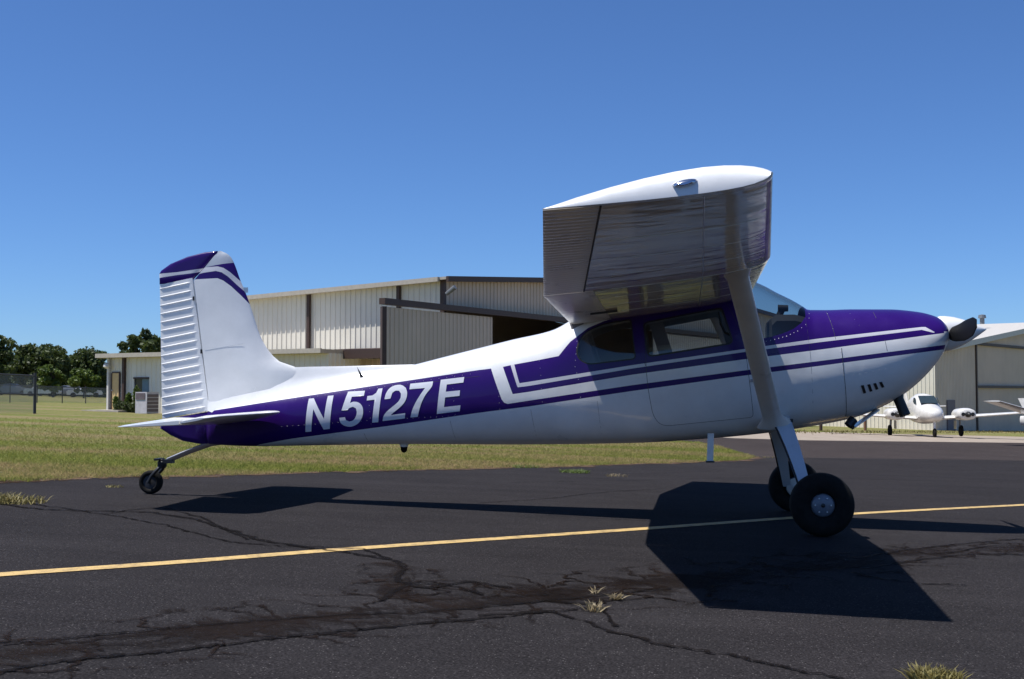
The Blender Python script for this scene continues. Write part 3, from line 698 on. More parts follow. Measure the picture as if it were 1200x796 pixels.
    def foil(c, ch, th, tw=0): return [(c[0] + ch*(.5 - .5*math.cos(a) - .42) * -1, c[1] + .0, c[2]) for a in ()] 
    ax = Vector(stt - sb).normalized(); cx = Vector((math.cos(math.radians(9)), 0, math.sin(math.radians(9)))); cx = (cx - ax*cx.dot(ax)).normalized(); nx = ax.cross(cx)
    def ring(t, ch, th):
        c = Vector(sb*(1-t) + stt*t); r = []
        for k in range(20):
            a = 2*math.pi*k/20; xx = math.cos(a); r.append(tuple(c + cx*(ch*.5*xx) + nx*(th*.5*math.sin(a)*(1 + .35*xx))))
        return r
    sg = G().loft([ring(t, c_, h_) for t, c_, h_ in ((-.02, .30, .12), (.0, .25, .10), (.02, .20, .07), (.05, .165, .052), (.5, .158, .05), (.94, .158, .05), (.97, .20, .075), (1.0, .26, .10), (1.03, .30, .12))])
    PART('wing_strut', sg, STRUTM, AP, 60)
    return o
STRUTM = paint('strut_paint', (.76, .73, .68), .08, .15)
WR = build_wing(-1); WL = build_wing(1)

# ---- tail
def fpt(px, py): p = at(px, py, 0); return (p[0], p[2])
# dorsal fin ridge
DT = pchip([246, 300, 330, 345, 400, 430, 470, 490], [440, 436, 432.5, 430.5, 429.3, 428.6, 427.6, 427.2])
rings = []
for px in list(range(246, 480, 9)) + [484, 492]:
    x, zt = fpt(px, DT(px)); zb = at(px, T_(px), 0)[2] - .035; hb = min(.16, .3 + 0*px) * (.35 + .65*min(1, max(0, (492-px)/120))); hb = min(hb, W_(px)*.75)
    hh_ = FBVH.ray_cast(Vector((x, hb, 4)), Vector((0, 0, -1)), 6)
    if hh_[0] is not None: zb = min(zb, hh_[0].z - .015)
    r = []
    for s in (-1, 1):
        half = []
        for t in (0, .2, .45, .7, .88, 1):
            yy = .018 + (hb - .018)*(1-t)**2.4
            if t == 1: yy = .008
            half.append((x, s*yy, zb + (zt - zb)*t))
        r += half if s < 0 else half[::-1]
    rings.append(r)
PART('dorsal_fin', G().loft(rings), WHITE, AP, 50)
# vertical fin: horizontal slices
LEp = [(294, 257.5), (297, 265), (301, 270), (308, 274), (327, 281), (352, 291), (375, 298.5), (394, 305), (408, 312.5), (418, 320.5), (425, 329), (429.5, 341), (431, 352), (440, 356), (484, 360)]
HGp = [(294, 256.5), (312, 243), (329, 229), (484, 248)]
lef = pchip([p[0] for p in LEp], [p[1] for p in LEp]); hgf = lambda y: np.interp(y, [p[0] for p in HGp], [p[1] for p in HGp])
rings = []
for y in [294.3, 295, 297, 299, 302, 306, 312, 318, 324, 329] + list(range(334, 485, 6)):
    x0 = at(hgf(y), y, 0)[0]; x1 = at(lef(y), y, 0)[0]; zz = at(250, y, 0)[2]; L = x1 - x0; r = []
    th = min(.05, L*.16); 
    if y < 300: th *= max(.15, math.sqrt((y-294)/6))
    us = [0, .01, .03, .08, .18, .35, .6, .85, 1]
    for u in us: r.append((x1 - L*u, -th*min(1, 1.6*math.sqrt(u))*(1 - .25*u), zz))
    for u in us[::-1][:-1]: r.append((x1 - L*u, th*min(1, 1.6*math.sqrt(u))*(1 - .25*u), zz))
    rings.append(r)
gfin = G().loft(rings)
bm = bmesh.new(); vs = [bm.verts.new(v) for v in gfin.v]
for f in gfin.f: bm.faces.new([vs[i] for i in f])
def z1(zx, zy): return fpt(120 + zx/4.975, 280 + zy/4.975)
arc_hi = [(560, 187), (610, 168), (680, 163), (715, 172), (750, 195), (790, 232), (812, 252)]
arc_mid = [(540, 215), (600, 200), (670, 190), (705, 198), (740, 222), (790, 270), (850, 325)]
arc_lo = [(510, 243), (560, 238), (680, 232), (715, 246), (760, 280), (810, 328), (870, 392)]
fpat = [([z1(*p) for p in [(500, 20), (900, 20), (900, 420)] + arc_lo[::-1]], 1), ([z1(*p) for p in arc_hi + [(835, 280), (870, 345)] + arc_mid[::-1]], 2), ([z1(*p) for p in [(560, 20), (900, 20), (900, 125), (768, 140), (700, 150), (606, 168)]], 3)]
for P, _ in fpat: cut(bm, P)
fmi = []
for f in bm.faces:
    c = f.calc_center_median(); m_ = 0
    for P, k in fpat:
        if inpoly(c.x, c.z, P): m_ = k
    fmi.append(m_)
bm.verts.index_update(); gf = G(); gf.v = [tuple(v.co) for v in bm.verts]; gf.f = [[v.index for v in f.verts] for f in bm.faces]; gf.m = fmi; bm.free()
FIN = PART('vertical_fin', gf, [WHITE, PURPLE, SILVER, PATCH], AP, 40)
sf = G(); a = at(263, 300, 0); q = at(288.5, 340, 0); sf.box((q[0] - .005, 0, q[2]), (.045, .012, .05)); PART('fin_light', sf, STEEL, FIN)
# small hinge fittings
for px, py in ((227, 350), (236, 412)):
    hb = G(); p = at(px, py, -.03); hb.box(p, (.014, .02, .04)); PART('hinge', hb, BLACK, FIN)
sf = G(); sf.tube([np.array((*(lambda p: (p[0], -yy_, p[2]))(at(x, y, -.04)),)) for x, y, yy_ in ((240, 411, .0382), (262, 407, .0428), (285, 403, .0472))], .0012, 4); PART('panel_seam', sf, PATCH, FIN)
# rudder: beaded rows, then top cap and bottom
def rud_row(yte, slope, xt=187.5):
    xh = np.interp(yte - 6, [329, 484], [226.5, 246.5]); xte = np.interp(yte, [321, 492], [187.2, 190.3])
    return (xte, yte), (xh, yte - slope*(xh - xte))
rings = []; nb = 16
BP = [(0, 0), (.40, 0), (.45, .7), (.5, 1), (.55, .7), (.60, 0)]
tl = [((i + p_)/nb, h_) for i in range(nb) for p_, h_ in BP] + [(1, 0)]
for t, bh in tl:
    yte = 334 + (491 - 334)*t; sl = .20 - .02*t; a, b_ = rud_row(yte, sl); bd = .0075*bh
    pa = at(*a, 0); pb = at(*b_, 0); ring = []
    for u, th in ((0, .003), (.06, .006), (.3, .014), (.6, .024), (.85, .031), (.93, .033), (1, .030)): 
        p = pa + (pb-pa)*u; e = bd if .03 < u < .9 else 0; ring.append((p[0], -th - e, p[2]))
    ring += [(p_[0], -p_[1], p_[2]) for p_ in ring[::-1]]
    rings.append(ring)
RUD = PART('rudder', G().loft(rings), WHITE, AP, 30)
def lens_plate(name, outline, th, mats, parent, pats=None, edge=.004):
    # flat part with rounded edge: outline in (x, z), thickness over y
    P = [np.array(fpt(*p)) for p in outline]; c = sum(P)/len(P); rings = []
    for s, d in ((1.0, edge), (.97, .5*th + .25*edge), (.9, .8*th), (.75, th), (.4, th)): rings.append((s, d))
    full = [[(c[0] + (p[0]-c[0])*s, -d, c[1] + (p[1]-c[1])*s) for p in P] for s, d in rings[::-1]] + [[(c[0] + (p[0]-c[0])*s, d, c[1] + (p[1]-c[1])*s) for p in P] for s, d in rings]
    g = G().loft(full)
    if pats:
        bm = bmesh.new(); vs = [bm.verts.new(v) for v in g.v]
        for f in g.f: bm.faces.new([vs[i] for i in f])
        for Q, _ in pats: cut(bm, Q)
        bm.verts.index_update(); g.v = [tuple(v.co) for v in bm.verts]; g.f = [[v.index for v in f.verts] for f in bm.faces]; g.m = []
        for f in bm.faces:
            cc = f.calc_center_median(); m_ = 0
            for Q, kk in pats:
                if inpoly(cc.x, cc.z, Q): m_ = kk
            g.m.append(m_)
        bm.free()
    return PART(name, g, mats, parent, 40)
cap = [(187.2, 333.5), (187, 321), (189, 317.5), (200, 309.5), (220, 301), (240, 295.8), (255, 294.2), (255, 296.2), (243, 310.5), (226, 328.5)]
lens_plate('rudder_cap', cap, .024, [PURPLE, SILVER, WHITE], RUD, [([z1(*p) for p in [(300, 222), (335, 205), (440, 196), (600, 172), (590, 190), (545, 200), (440, 213), (335, 229)]], 1)])
lens_plate('rudder_foot', [(190, 492), (188, 502), (200, 510), (215, 517), (235, 520.5), (247, 521.3), (246.5, 482)], .035, [PURPLE], RUD)
# horizontal stabilizers and elevators
LR = at(328, 483, -.22); LT = at(249, 488.5, -1.6); HT = at(211, 495.5, -1.62); TT = at(133, 501, -1.6)
HR = np.array([-4.42, -.1, LR[2] - .095]); TRt = np.array([-4.86, -.12, LR[2] - .065])
def hstab(sgn):
    S = lambda p: np.array([p[0], sgn*abs(p[1]), p[2]])
    hin0, hin1 = S(HR), S(HT); le0, le1 = S(LR), S(LT)
    hin1[0] = max(hin1[0], -4.30); rings = []
    us = [0, .01, .03, .08, .18, .38, .65, .9, 1.0]
    for k in range(12):
        t = k/11; a = le0*(1-t) + le1*t; h = hin0*(1-t) + hin1*t; th = .045*(1-t) + .028*t
        if t > .9: e = (t-.9)/.1; a = a + (h-a)*.25*e**2; th *= 1 - .6*e*e
        r = []
        for u in us: p = a + (h-a)*u; r.append((p[0], p[1], p[2] + th*min(1, 1.7*math.sqrt(u))*(1 - .3*u)))
        for u in us[::-1][:-1]: p = a + (h-a)*u; r.append((p[0], p[1], p[2] - th*min(1, 1.7*math.sqrt(u))*(1 - .3*u)))
        rings.append(r)
    st_ = PART('horizontal_stabilizer', G().loft(rings), [WHITE], AP, 40)
    te0, te1 = S(TRt), S(TT); rings = []; nb = 18*6
    te1[0] = max(te1[0], -4.78)
    for k in range(nb + 1):
        t = k/nb; h = hin0*(1-t) + hin1*t; h = h + np.array([-.012, 0, 0]); e = te0*(1-t) + te1*t; bd = .005*max(0, 1 - abs((k % 6)/6 - .5)*3)
        if t > .93: q = (t-.93)/.07; e = e + (h-e)*.22*q*q; bd = 0
        th = .026*(1-t) + .016*t; ring = []
        for u, f_ in ((1, .1), (.9, .35), (.6, .62), (.2, .92), (0, 1)): p = h + (e-h)*u; ring.append((p[0], p[1], p[2] + th*f_ + (bd if 0 < u < 1 else 0)))
        for u, f_ in ((0, 1), (.2, .92), (.6, .62), (.9, .35), (1, .1)): p = h + (e-h)*u; ring.append((p[0], p[1], p[2] - th*f_ - (bd if 0 < u < 1 else 0)))
        rings.append(ring)
    PART('elevator', G().loft(rings), WHITE, AP, 30)
hstab(-1); hstab(1)

# ---- tail wheel
TW = at(177, 565, 0); ts = G(); a = at(247, 520, 0); m_ = at(222, 529, 0); b_ = at(197, 539.5, 0)
ts.tube([(a[0] + .15, 0, a[2] + .02), tuple(a), tuple(m_), tuple(b_)], [.022, .021, .02, .019], 10, flat=1.5); PART('tail_spring', ts, STEEL)
hd = G(); hc = at(190, 542.5, 0); hd.lathe((hc[0], 0, hc[2] - .05), (0, 0, 1), [(0, .035), (.02, .045), (.06, .045), (.075, .03), (.09, .022)], 14); hd.box((hc[0] + .05, 0, hc[2] + .015), (.13, .07, .035)); hd.box((hc[0] - .03, 0, hc[2] + .035), (.05, .14, .02))
TWH = PART('tail_wheel', hd, BLACK)
fk = G()
for s in (-1, 1): fk.tube([(hc[0], s*.03, hc[2] - .03), (hc[0] - .02, s*.062, hc[2] - .06), (TW[0] + .03, s*.066, TW[2] + .06), (TW[0], s*.066, TW[2])], [.018, .018, .016, .018], 8)
fk.tube([(TW[0], -.075, TW[2]), (TW[0], .075, TW[2])], .012, 8); PART('fork', fk, BLACK, TWH)
def tyre(c, R, wd, rim, n=40):
    h = R - rim; half = [(.58, 0), (.78, .06), (.95, .28), (1.0, .5), (.95, .72), (.80, .90), (.55, .975), (.25, 1.0)]
    prof = [(-wd/2*a, rim + h*b_) for a, b_ in half] + [(wd/2*a, rim + h*b_) for a, b_ in half[::-1]]
    a = Vector((0, 1, 0)); r1 = Vector((1, 0, 0)); r2 = Vector((0, 0, 1)); c = Vector(c); k = len(prof)
    return G().loft([[tuple(c + a*t + (r1*math.cos(q) + r2*math.sin(q))*r) for t, r in prof] for q in (2*math.pi*j/n for j in range(n + 1))], False)
RT_ = TW[2] - gz(TW[0], 0) - .002
PART('tyre', tyre(tuple(TW), RT_, .085, .065), RUBBER, TWH, 60)
hb = G(); hb.lathe(tuple(TW), (0, 1, 0), [(-.035, .03), (-.03, .066), (.03, .066), (.035, .03)], 24); PART('rim', hb, SEAM, TWH)
# ---- main gear
def main_gear(sgn):
    c = np.array([wc[0], sgn*1.17, 0]); R = wc[2] - gz(wc[0], -1.17) - .002; c[2] = gz(c[0], c[1]) + R
    lg = G(); rings = []
    top, bot = at(915, 492, -.47), at(945, 561, -1.02); top = np.array([top[0], sgn*.40, top[2] + .03]); bot = np.array([bot[0] + .02, sgn*1.05, c[2] + .01])
    for t in (0, .1, .25, .45, .65, .85, 1.0):
        p = top*(1-t) + bot*t; p[2] += .05*math.sin(math.pi*t); wd = .155*(1-t) + .075*t; n_ = np.array([0, sgn*.83, .55])*.011
        rings.append([tuple(p + np.array([-wd/2, 0, 0]) - n_), tuple(p + np.array([wd/2, 0, 0]) - n_), tuple(p + np.array([wd/2, 0, 0]) + n_), tuple(p + np.array([-wd/2, 0, 0]) + n_)])
    L = PART('gear_leg', lg.loft(rings), GEARM, AP, 30)
    br = G(); br.tube([tuple(np.array(r[0])*.5 + np.array(r[3])*.5 + np.array([-.008, 0, -.004])) for r in rings], .008, 6); PART('brake_line', br, BLACK, L)
    cf = G(); p = top*.93 + bot*.07; cf.box((p[0], p[1] + sgn*.0, p[2] + .01), (.185, .06, .03)); PART('leg_fairing', cf, SEAM, L)
    W = empty('wheel_assembly', (0, 0, 0)); W.parent = AP; W.location = tuple(c - ORG)
    def sub(name, g, mat, sm=40): return g.build(name, mat, W, sm, c)
    sub('tyre', tyre(tuple(c), R, .235, .092, 56), RUBBER, 60)
    rm = G(); rm.lathe(tuple(c), (0, sgn, 0), [(-.09, .07), (-.075, .096), (.075, .096), (.085, .09), (.094, .078), (.098, .03), (.10, .012), (.10, .004)], 32); sub('rim', rm, HUB)
    hc_ = G(); hc_.lathe((c[0], c[1] + sgn*.097, c[2]), (0, sgn, 0), [(0, .018), (.012, .016), (.016, .004)], 14); sub('axle_nut', hc_, BLACK)
    for k in range(6):
        a_ = k*math.pi/3; bt = G(); bt.lathe((c[0] + .062*math.cos(a_), c[1] + sgn*.094, c[2] + .062*math.sin(a_)), (0, sgn, 0), [(0, .008), (.008, .007), (.009, .002)], 6); sub('bolt', bt, STEEL)
    ax = G(); ax.tube([(c[0], sgn*1.0, c[2]), (c[0], sgn*1.14, c[2])], .03, 10); ax.lathe((c[0], sgn*1.03, c[2]), (0, sgn, 0), [(0, .02), (0.001, .09), (.012, .09), (.013, .02)], 24); sub('brake_disc', ax, STEEL)
GEARM = paint('gear_paint', (.50, .53, .58), .05, .1)
main_gear(-1); main_gear(1)

# ---- engine end: nose bowl intakes, spinner, propeller, exhaust, cowl flap
sc = at(1103, 391.5, 0); tipp = at(1156, 386, 0); ax = Vector(tipp - sc).normalized(); Ls = (Vector(tipp) - Vector(sc)).length
sp = G(); sp.lathe(tuple(sc), ax, [(-.02, .155), (0, .162), (Ls*.12, .158), (Ls*.3, .142), (Ls*.5, .112), (Ls*.68, .078), (Ls*.84, .042), (Ls*.95, .016), (Ls, .003)], 36)
SPN = PART('spinner', sp, WHITE, AP, 50)
hub = Vector(sc) + ax*(.075)
for s in (-1, 1):
    rings = []
    for t in list(np.linspace(0, .9, 10)) + [.94, .97, .99, 1.0]:
        r = .11 + (.98 - .11)*t; ch = float(np.interp(t, [0, .12, .35, .72, .94, 1], [.10, .17, .21, .21, .14, .02])); th = float(np.interp(t, [0, .2, 1], [.09, .04, .012])); pit = math.radians(float(np.interp(t, [0, .25, 1], [46, 34, 18])))
        # chord direction lies between the disc plane and the axis
        upv = Vector((0, 0, 1)); upv = (upv - ax*upv.dot(ax)).normalized(); c0 = ax*math.sin(pit) - upv*math.cos(pit)*s; nn = ax*math.cos(pit) + upv*math.sin(pit)*s
        c_ = hub + Vector((0, s*r, 0)); rings.append([tuple(c_ + c0*(ch/2*math.cos(a_)) + nn*(th/2*math.sin(a_))) for a_ in (2*math.pi*k/14 for k in range(14))])
    PART('propeller_blade', G().loft(rings), BLACKGLOSS, AP, 60)
for s in (-1, 1):
    ik = G(); c_ = at(1101, 402, 0); ik.lathe((c_[0] - .02, s*.2, c_[2] - .03), (1, s*.3, .1), [(-.03, .065), (0, .07), (.004, .06), (-.02, .05), (-.021, .002)], 20); PART('air_intake', ik, BLACK)
ex = G(); e0, e1 = at(1053, 468, -.15), at(1061, 487, -.18); ex.tube([(e0[0], -.15, e0[2] + .06), tuple(e0), tuple(e1)], [.045, .045, .047], 14); PART('exhaust_pipe', ex, BLACK)
cf = G(); q = [at(1028, 481, -.18), at(1000, 501, -.18)]; 
cf.loft([[(p_[0], y, p_[2] + dz) for y, dz in ((-.32, 0), (-.08, 0), (-.08, .012), (-.32, .012))] for p_ in q]); PART('cowl_flap', cf, WHITE)
cf = G(); p_ = at(995, 495, -.25); cf.tube([(p_[0] + .04, -.25, p_[2] + .03), (p_[0] - .01, -.27, p_[2] - .03)], .04, 10); p2 = at(1000, 503, -.2); cf.tube([(p_[0], -.2, p_[2] + .03), tuple(p2)], .014, 8); PART('drain_pipe', cf, BLACK)

# ---- cabin contents
def seat(x, y, z0):
    sg = G(); sg.loft([[(x - .22, y - .2, z0 + .30 + dz), (x + .25, y - .2, z0 + .34 + dz), (x + .25, y + .2, z0 + .34 + dz), (x - .22, y + .2, z0 + .30 + dz)] for dz in (0, .13)])
    sg.loft([[(x - .22 - k*.16, y - .2 + k*.03, z0 + .4 + k*.5), (x - .10 - k*.16, y - .2 + k*.03, z0 + .42 + k*.5), (x - .10 - k*.16, y + .2 - k*.03, z0 + .42 + k*.5), (x - .22 - k*.16, y + .2 - k*.03, z0 + .4 + k*.5)] for k in (0, .3, .7, 1)])
    PART('seat', sg, SEATM, AP, 30)
for s in (-1, 1): seat(.10, s*.25, .95)
seat(-.62, -.22, .98); seat(-.62, .22, .98)
gs = G(); p_ = at(921, 378, 0)
gs.loft([[(x, y, z) for y, z in ((-.42, zt - .06), (-.34, zt), (.34, zt), (.42, zt - .06), (.42, zb), (-.42, zb))] for x, zt, zb in ((.82, 1.82, 1.35), (.86, 1.86, 1.3), (1.02, 1.86, 1.3), (1.14, 1.83, 1.4))])
PART('instrument_panel', gs, simple('panel_vinyl', (.010, .010, .012), .8))
cpp = G(); pc = at(917, 361.5, -.02); cpp.tube([(pc[0] - .04, pc[1], pc[2]), (pc[0] + .05, pc[1], pc[2])], [.035, .03], 12); cpp.tube([(pc[0], pc[1], pc[2]), (pc[0] - .05, pc[1], pc[2] - .11)], .03, 8); PART('compass', cpp, BLACK)
for s in (-1, 1):
    yk = G(); yk.tube([(.86, s*.24, 1.52), (.62, s*.24, 1.52)], .012, 8); yk.tube([(.60, s*.24 - .13, 1.60), (.62, s*.24 - .12, 1.52), (.62, s*.24 + .12, 1.52), (.60, s*.24 + .13, 1.60)], .014, 8); PART('control_yoke', yk, BLACK)
cl = G(); cl.tube([at(843, 366, -.50), at(845, 380, -.50), at(850, 390, -.50), at(857, 393, -.50)], .012, 8); PART('air_duct', cl, BLACK)
# ================================================================== BUILDINGS
def ribbed(p0, p1, b, t, out, spacing=.30, dep_=.035, rw=.09, two=None):
    # corrugated wall between plan points; bottom/top heights given at both ends; ribs stand out along 'out'
    p0, p1 = np.array(p0, float), np.array(p1, float); L = np.linalg.norm(p1-p0); d = (p1-p0)/L; nrm = np.array([-d[1], d[0]])
    if nrm @ np.array(out) < 0: nrm = -nrm
    s = [0.0]; o = [0.0]; x = spacing/2
    while x < L - rw:
        for dx, h in ((-rw/2, 0), (-rw/4, dep_), (rw/4, dep_), (rw/2, 0)): s.append(x + dx); o.append(h)
        x += spacing
    s.append(L); o.append(0); g = G(); v = []; f = []
    for i, (a, h) in enumerate(zip(s, o)):
        q = p0 + d*a + nrm*h; k = a/L; v += [(q[0], q[1], b[0] + (b[1]-b[0])*k), (q[0], q[1], t[0] + (t[1]-t[0])*k)]
        if i: f.append((2*i-2, 2*i, 2*i+1, 2*i-1))
    n_ = len(v)                                # back face gives the sheet its thickness
    q0, q1 = p0 - nrm*.05, p1 - nrm*.05
    v += [(q0[0], q0[1], b[0]), (q1[0], q1[1], b[1]), (q1[0], q1[1], t[1]), (q0[0], q0[1], t[0])]; f.append((n_, n_+3, n_+2, n_+1))
    return g.add(v, f)
def beam(g, p0, p1, z0, z1, w_, h_, off=(0, 0)):
    # bar between plan points with square section, top heights z0, z1
    p0, p1 = np.array(p0, float) + off, np.array(p1, float) + off; d = (p1-p0)/np.linalg.norm(p1-p0); n_ = np.array([-d[1], d[0]])*w_/2
    return g.loft([[(*(p - n_), z - h_), (*(p + n_), z - h_), (*(p + n_), z), (*(p - n_), z)] for p, z in ((p0, z0), (p1, z1))])
az = math.radians(66); LD = np.array([-math.sin(az), math.cos(az)]); RD = np.array([LD[1], -LD[0]])
OUTL = -RD; OUTR = -LD                          # outward normals of the left and right faces
def gzp(p): return gz(p[0], p[1])
# ---- big hangar
AC = gnd(126, 481.5)[:2]
K = hit(520, AC - OUTL*3.2, LD); KL = hit(232, K, LD); KR = hit(908, K, RD); KM = (K + KR)/2
zK = zat(329, K); zL = zat(356.5, KL); zM = zat(331, KM); zR = zat(372, KR); base = min(gzp(K), gzp(KL), gzp(KR)) - .3
HG = empty('hangar', (K[0], K[1], gzp(K))); HO = (K[0], K[1], gzp(K))
tag(HG, 'long cream metal hangar with dark open doorway, behind the purple airplane', 'hangar')
def HP(name, g, mat, smooth=None, parent=HG): return g.build(name, mat, parent, smooth, HO)
HP('side_wall', ribbed(K, KL, (base, base), (zK, zL), OUTL), CREAM)
zh = lambda P, py: zat(py, P)                   # row to height
D1 = hit(577, K, RD); D2 = hit(765, K, RD); hz0 = zat(361.5, K); hzR = hz0
HP('front_wall', ribbed(K, KM, (hz0, hz0), (zK, zM), OUTR), SHADETAN)
HP('front_wall', ribbed(KM, KR, (hz0, hz0), (zM, zR), OUTR), SHADETAN)
HP('front_wall', ribbed(D2, KR, (base, base), (hz0 - .01, hz0 - .01), OUTR), SHADETAN)
back = KL + RD*np.linalg.norm(KR - K)
zbk = zR - (zK - zL); HP('rear_wall', ribbed(KL, KM + (KL - K), (base, base), (zL, zM - (zK - zL)), -OUTR), SHADETAN); HP('rear_wall', ribbed(KM + (KL - K), back, (base, base), (zM - (zK - zL), zbk), -OUTR), SHADETAN); HP('rear_wall', ribbed(KR, back, (base, base), (zR, zbk), -OUTL), SHADETAN)
ov = .35
def roof_pt(p, z, e=(0, 0)): return (p[0] + e[0], p[1] + e[1], z)
BM = KM + (KL - K); zB = zM - (zK - zL)
for a, b_, c_, d_ in (((K, zK), (KM, zM), (BM, zB), (KL, zL)), ((KM, zM), (KR, zR), (back, zR - (zK - zL)), (BM, zB))):
    g = G(); q = []
    for p, z in (a, b_, c_, d_):
        e = np.zeros(2)
        if p is K or p is KL: e = e + OUTL*ov
        if p is K or p is KM or p is KR: e = e + OUTR*ov
        q.append((p[0] + e[0], p[1] + e[1], z))
    g.loft([[(x, y, z + .02) for x, y, z in q], [(x, y, z + .14) for x, y, z in q]]); HP('roof', g, ROOFM)
g = G(); beam(g, K + OUTL*.42, KL + OUTL*.42, zK + .13, zL + .13, .14, .2); HP('gutter', g, ROOFM)
g = G(); beam(g, K + OUTR*.42 + OUTL*.35, KM + OUTR*.42, zK + .15, zM + .15, .12, .24); HP('rake_trim', g, TRIMD)
g = G(); beam(g, KM + OUTR*.42, KR + OUTR*.42, zM + .15, zR + .15, .12, .24); HP('rake_trim', g, TRIMD)
for px, ww in ((519, .22),):
    p = K + OUTL*.06; g = G(); g.box((p[0], p[1], (base + zK)/2), (.2, .2, zK - base), az); HP('corner_trim', g, TRIMD)
for px in (363, 468.5):                        # downspouts
    p = hit(px, K, LD) + OUTL*.12; zt = np.interp(px, [232, 520], [zL, zK]); g = G(); g.box((p[0], p[1], (zt + zat(411, p))/2 - .05), (.14, .16, zt - zat(411, p)), az); HP('downspout', g, TRIMD)
# sliding door and its track
T0 = hit(449, K + OUTR*.45, RD); T1 = hit(662, K + OUTR*.45, RD); T2 = hit(880, K + OUTR*.45, RD); zt0 = zat(349.5, T0)
g = G(); beam(g, T0 - RD*.1, T2, zt0, zt0, .3, .25); HP('door_track', g, TRIMD)
Dd = hit(577, K + OUTR*.42, RD)
g = ribbed(T0, Dd, (base, base), (zt0 - .34, zt0 - .34), OUTR, .3); HP('sliding_door', g, SHADETAN)
dr2 = hit(766, K + OUTR*.42, RD); g = ribbed(dr2, T2, (base, base), (zt0 - .34, zt0 - .34), OUTR, .3); HP('sliding_door', g, SHADEBEIGE)
g = G(); g.box((T0[0], T0[1], (base + zt0 - .34)/2), (.18, .34, zt0 - .34 - base), -math.radians(62) + math.pi/2); HP('door_frame', g, TRIMD)
pl = hit(529, K + OUTR*.5, RD); g = G(); zl = zat(341.5, pl); g.tube([(pl[0] - .2, pl[1] - .1, zl - .12), (pl[0] + .2, pl[1] - .25, zl + .16)], [.09, .11], 10); HP('flood_lamp', g, GALV)
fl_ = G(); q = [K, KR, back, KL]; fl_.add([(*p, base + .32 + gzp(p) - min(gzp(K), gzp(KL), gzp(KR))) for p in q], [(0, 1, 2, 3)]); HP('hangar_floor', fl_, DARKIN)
# lower lean-to header seen left of the sliding door
A0 = hit(379, K + OUTL*2.1, LD) - OUTL*.9; A1 = hit(450, K + OUTL*2.1, LD) - OUTL*.9; za = zat(410.0, A1 + OUTL*.9)
g = G(); beam(g, A0 + OUTL*.9, A1 + OUTL*.9, za, za, .3, .36); HP('lean_to_header', g, TRIMD)
HP('lean_to_wall', ribbed(hit(320, K + OUTL*1.0, LD), hit(447, K + OUTL*1.0, LD), (base, base), (za - .36, za - .36), OUTL), SHADETAN)  # shade under the header is part of this sheet's colour
lt = G(); lt.loft([[(*(A0 + OUTL*.9), za), (*(A1 + OUTL*.9), za), (*(A1 - OUTL*1.15), za + .12), (*(A0 - OUTL*1.15), za + .12)], [(*(A0 + OUTL*.9), za + .06), (*(A1 + OUTL*.9), za + .06), (*(A1 - OUTL*1.15), za + .18), (*(A0 - OUTL*1.15), za + .18)]]); HP('lean_to_roof', lt, TRIMD)
for px in (346, 382):
    p = hit(px, K + OUTL*1.25, LD); g = G(); g.box((p[0], p[1], (base + za)/2 - .1), (.2, .2, za - base - .2), az); HP('lean_to_post', g, TRIMD)
p = hit(375, K + OUTL*1.4, LD); g = G(); z_ = zat(420, p); g.lathe((p[0], p[1], z_ + .15), (0, 0, -1), [(0, .05), (.1, .12), (.28, .2), (.3, .02)], 12); HP('wall_lamp', g, TWHITE)

# ---- annex office
AE = hit(385, AC, -LD); zAt = zat(419.5, AC); ab = gzp(AC) - .25
AX = empty('office_annex', (AC[0], AC[1], gzp(AC))); AO = (AC[0], AC[1], gzp(AC)); tag(AX, 'low cream metal office with tan door and flat roof, left of the tail', 'building')
def XP(name, g, mat, smooth=None, parent=AX): return g.build(name, mat, parent, smooth, AO)
ad = -LD; an_ = OUTL
def ap(px, off=0.0): return hit(px, AC + an_*off, ad)
segs = [(126, 132, None), (141, 157, None), (174.5, 385, None)]
for a, b_, _ in segs: XP('wall', ribbed(ap(a), ap(b_), (ab, ab), (zAt, zAt), an_, .3, .03), CREAM)
pd0, pd1 = ap(132), ap(141); zd = zat(437.5, pd0); XP('wall', ribbed(pd0, pd1, (zd, zd), (zAt, zAt), an_, .3, .03), CREAM)
w0, w1 = ap(157), ap(174.5); zw1, zw0 = zat(443, w0), zat(474, w0); XP('wall', ribbed(w0, w1, (zw1, zw1), (zAt, zAt), an_, .3, .03), CREAM); XP('wall', ribbed(w0, w1, (ab, ab), (zw0, zw0), an_, .3, .03), CREAM)
g = G(); c = (pd0 + pd1)/2 + an_*.03; dl = np.linalg.norm(pd1-pd0); ang = math.atan2(ad[1], ad[0]); g.box((c[0], c[1], (ab + zd)/2), (dl, .06, zd - ab), ang); dr = XP('door', g, DOORTAN)
g = G(); c2 = c + an_*.06 + ad*dl*.36*-1; g.box((c2[0], c2[1], ab + .25 + 1.0), (.06, .06, .05), ang); XP('handle', g, STEEL, None, dr)
g = G(); c = (pd0 + pd1)/2; beam(g, pd0, pd1, zd + .07, zd + .07, .12, .07); XP('door_frame', g, TRIMD, None, dr)
for q in (pd0, pd1): g = G(); g.box((q[0] + an_[0]*.04, q[1] + an_[1]*.04, (ab + zd)/2), (.05, .1, zd - ab), ang); XP('door_frame', g, TRIMD, None, dr)
wl = np.linalg.norm(w1-w0); g = G(); c = (w0 + w1)/2 - an_*.08; g.box((c[0], c[1], (zw0 + zw1)/2), (wl, .04, zw1 - zw0), ang); wn = XP('window', g, WINDARK)
g = G(); c = w0*.28 + w1*.72 - an_*.05; g.box((c[0], c[1], (zw0 + zw1)/2), (wl*.44, .02, (zw1 - zw0)*.92), ang); XP('blind', g, BLIND, None, wn)
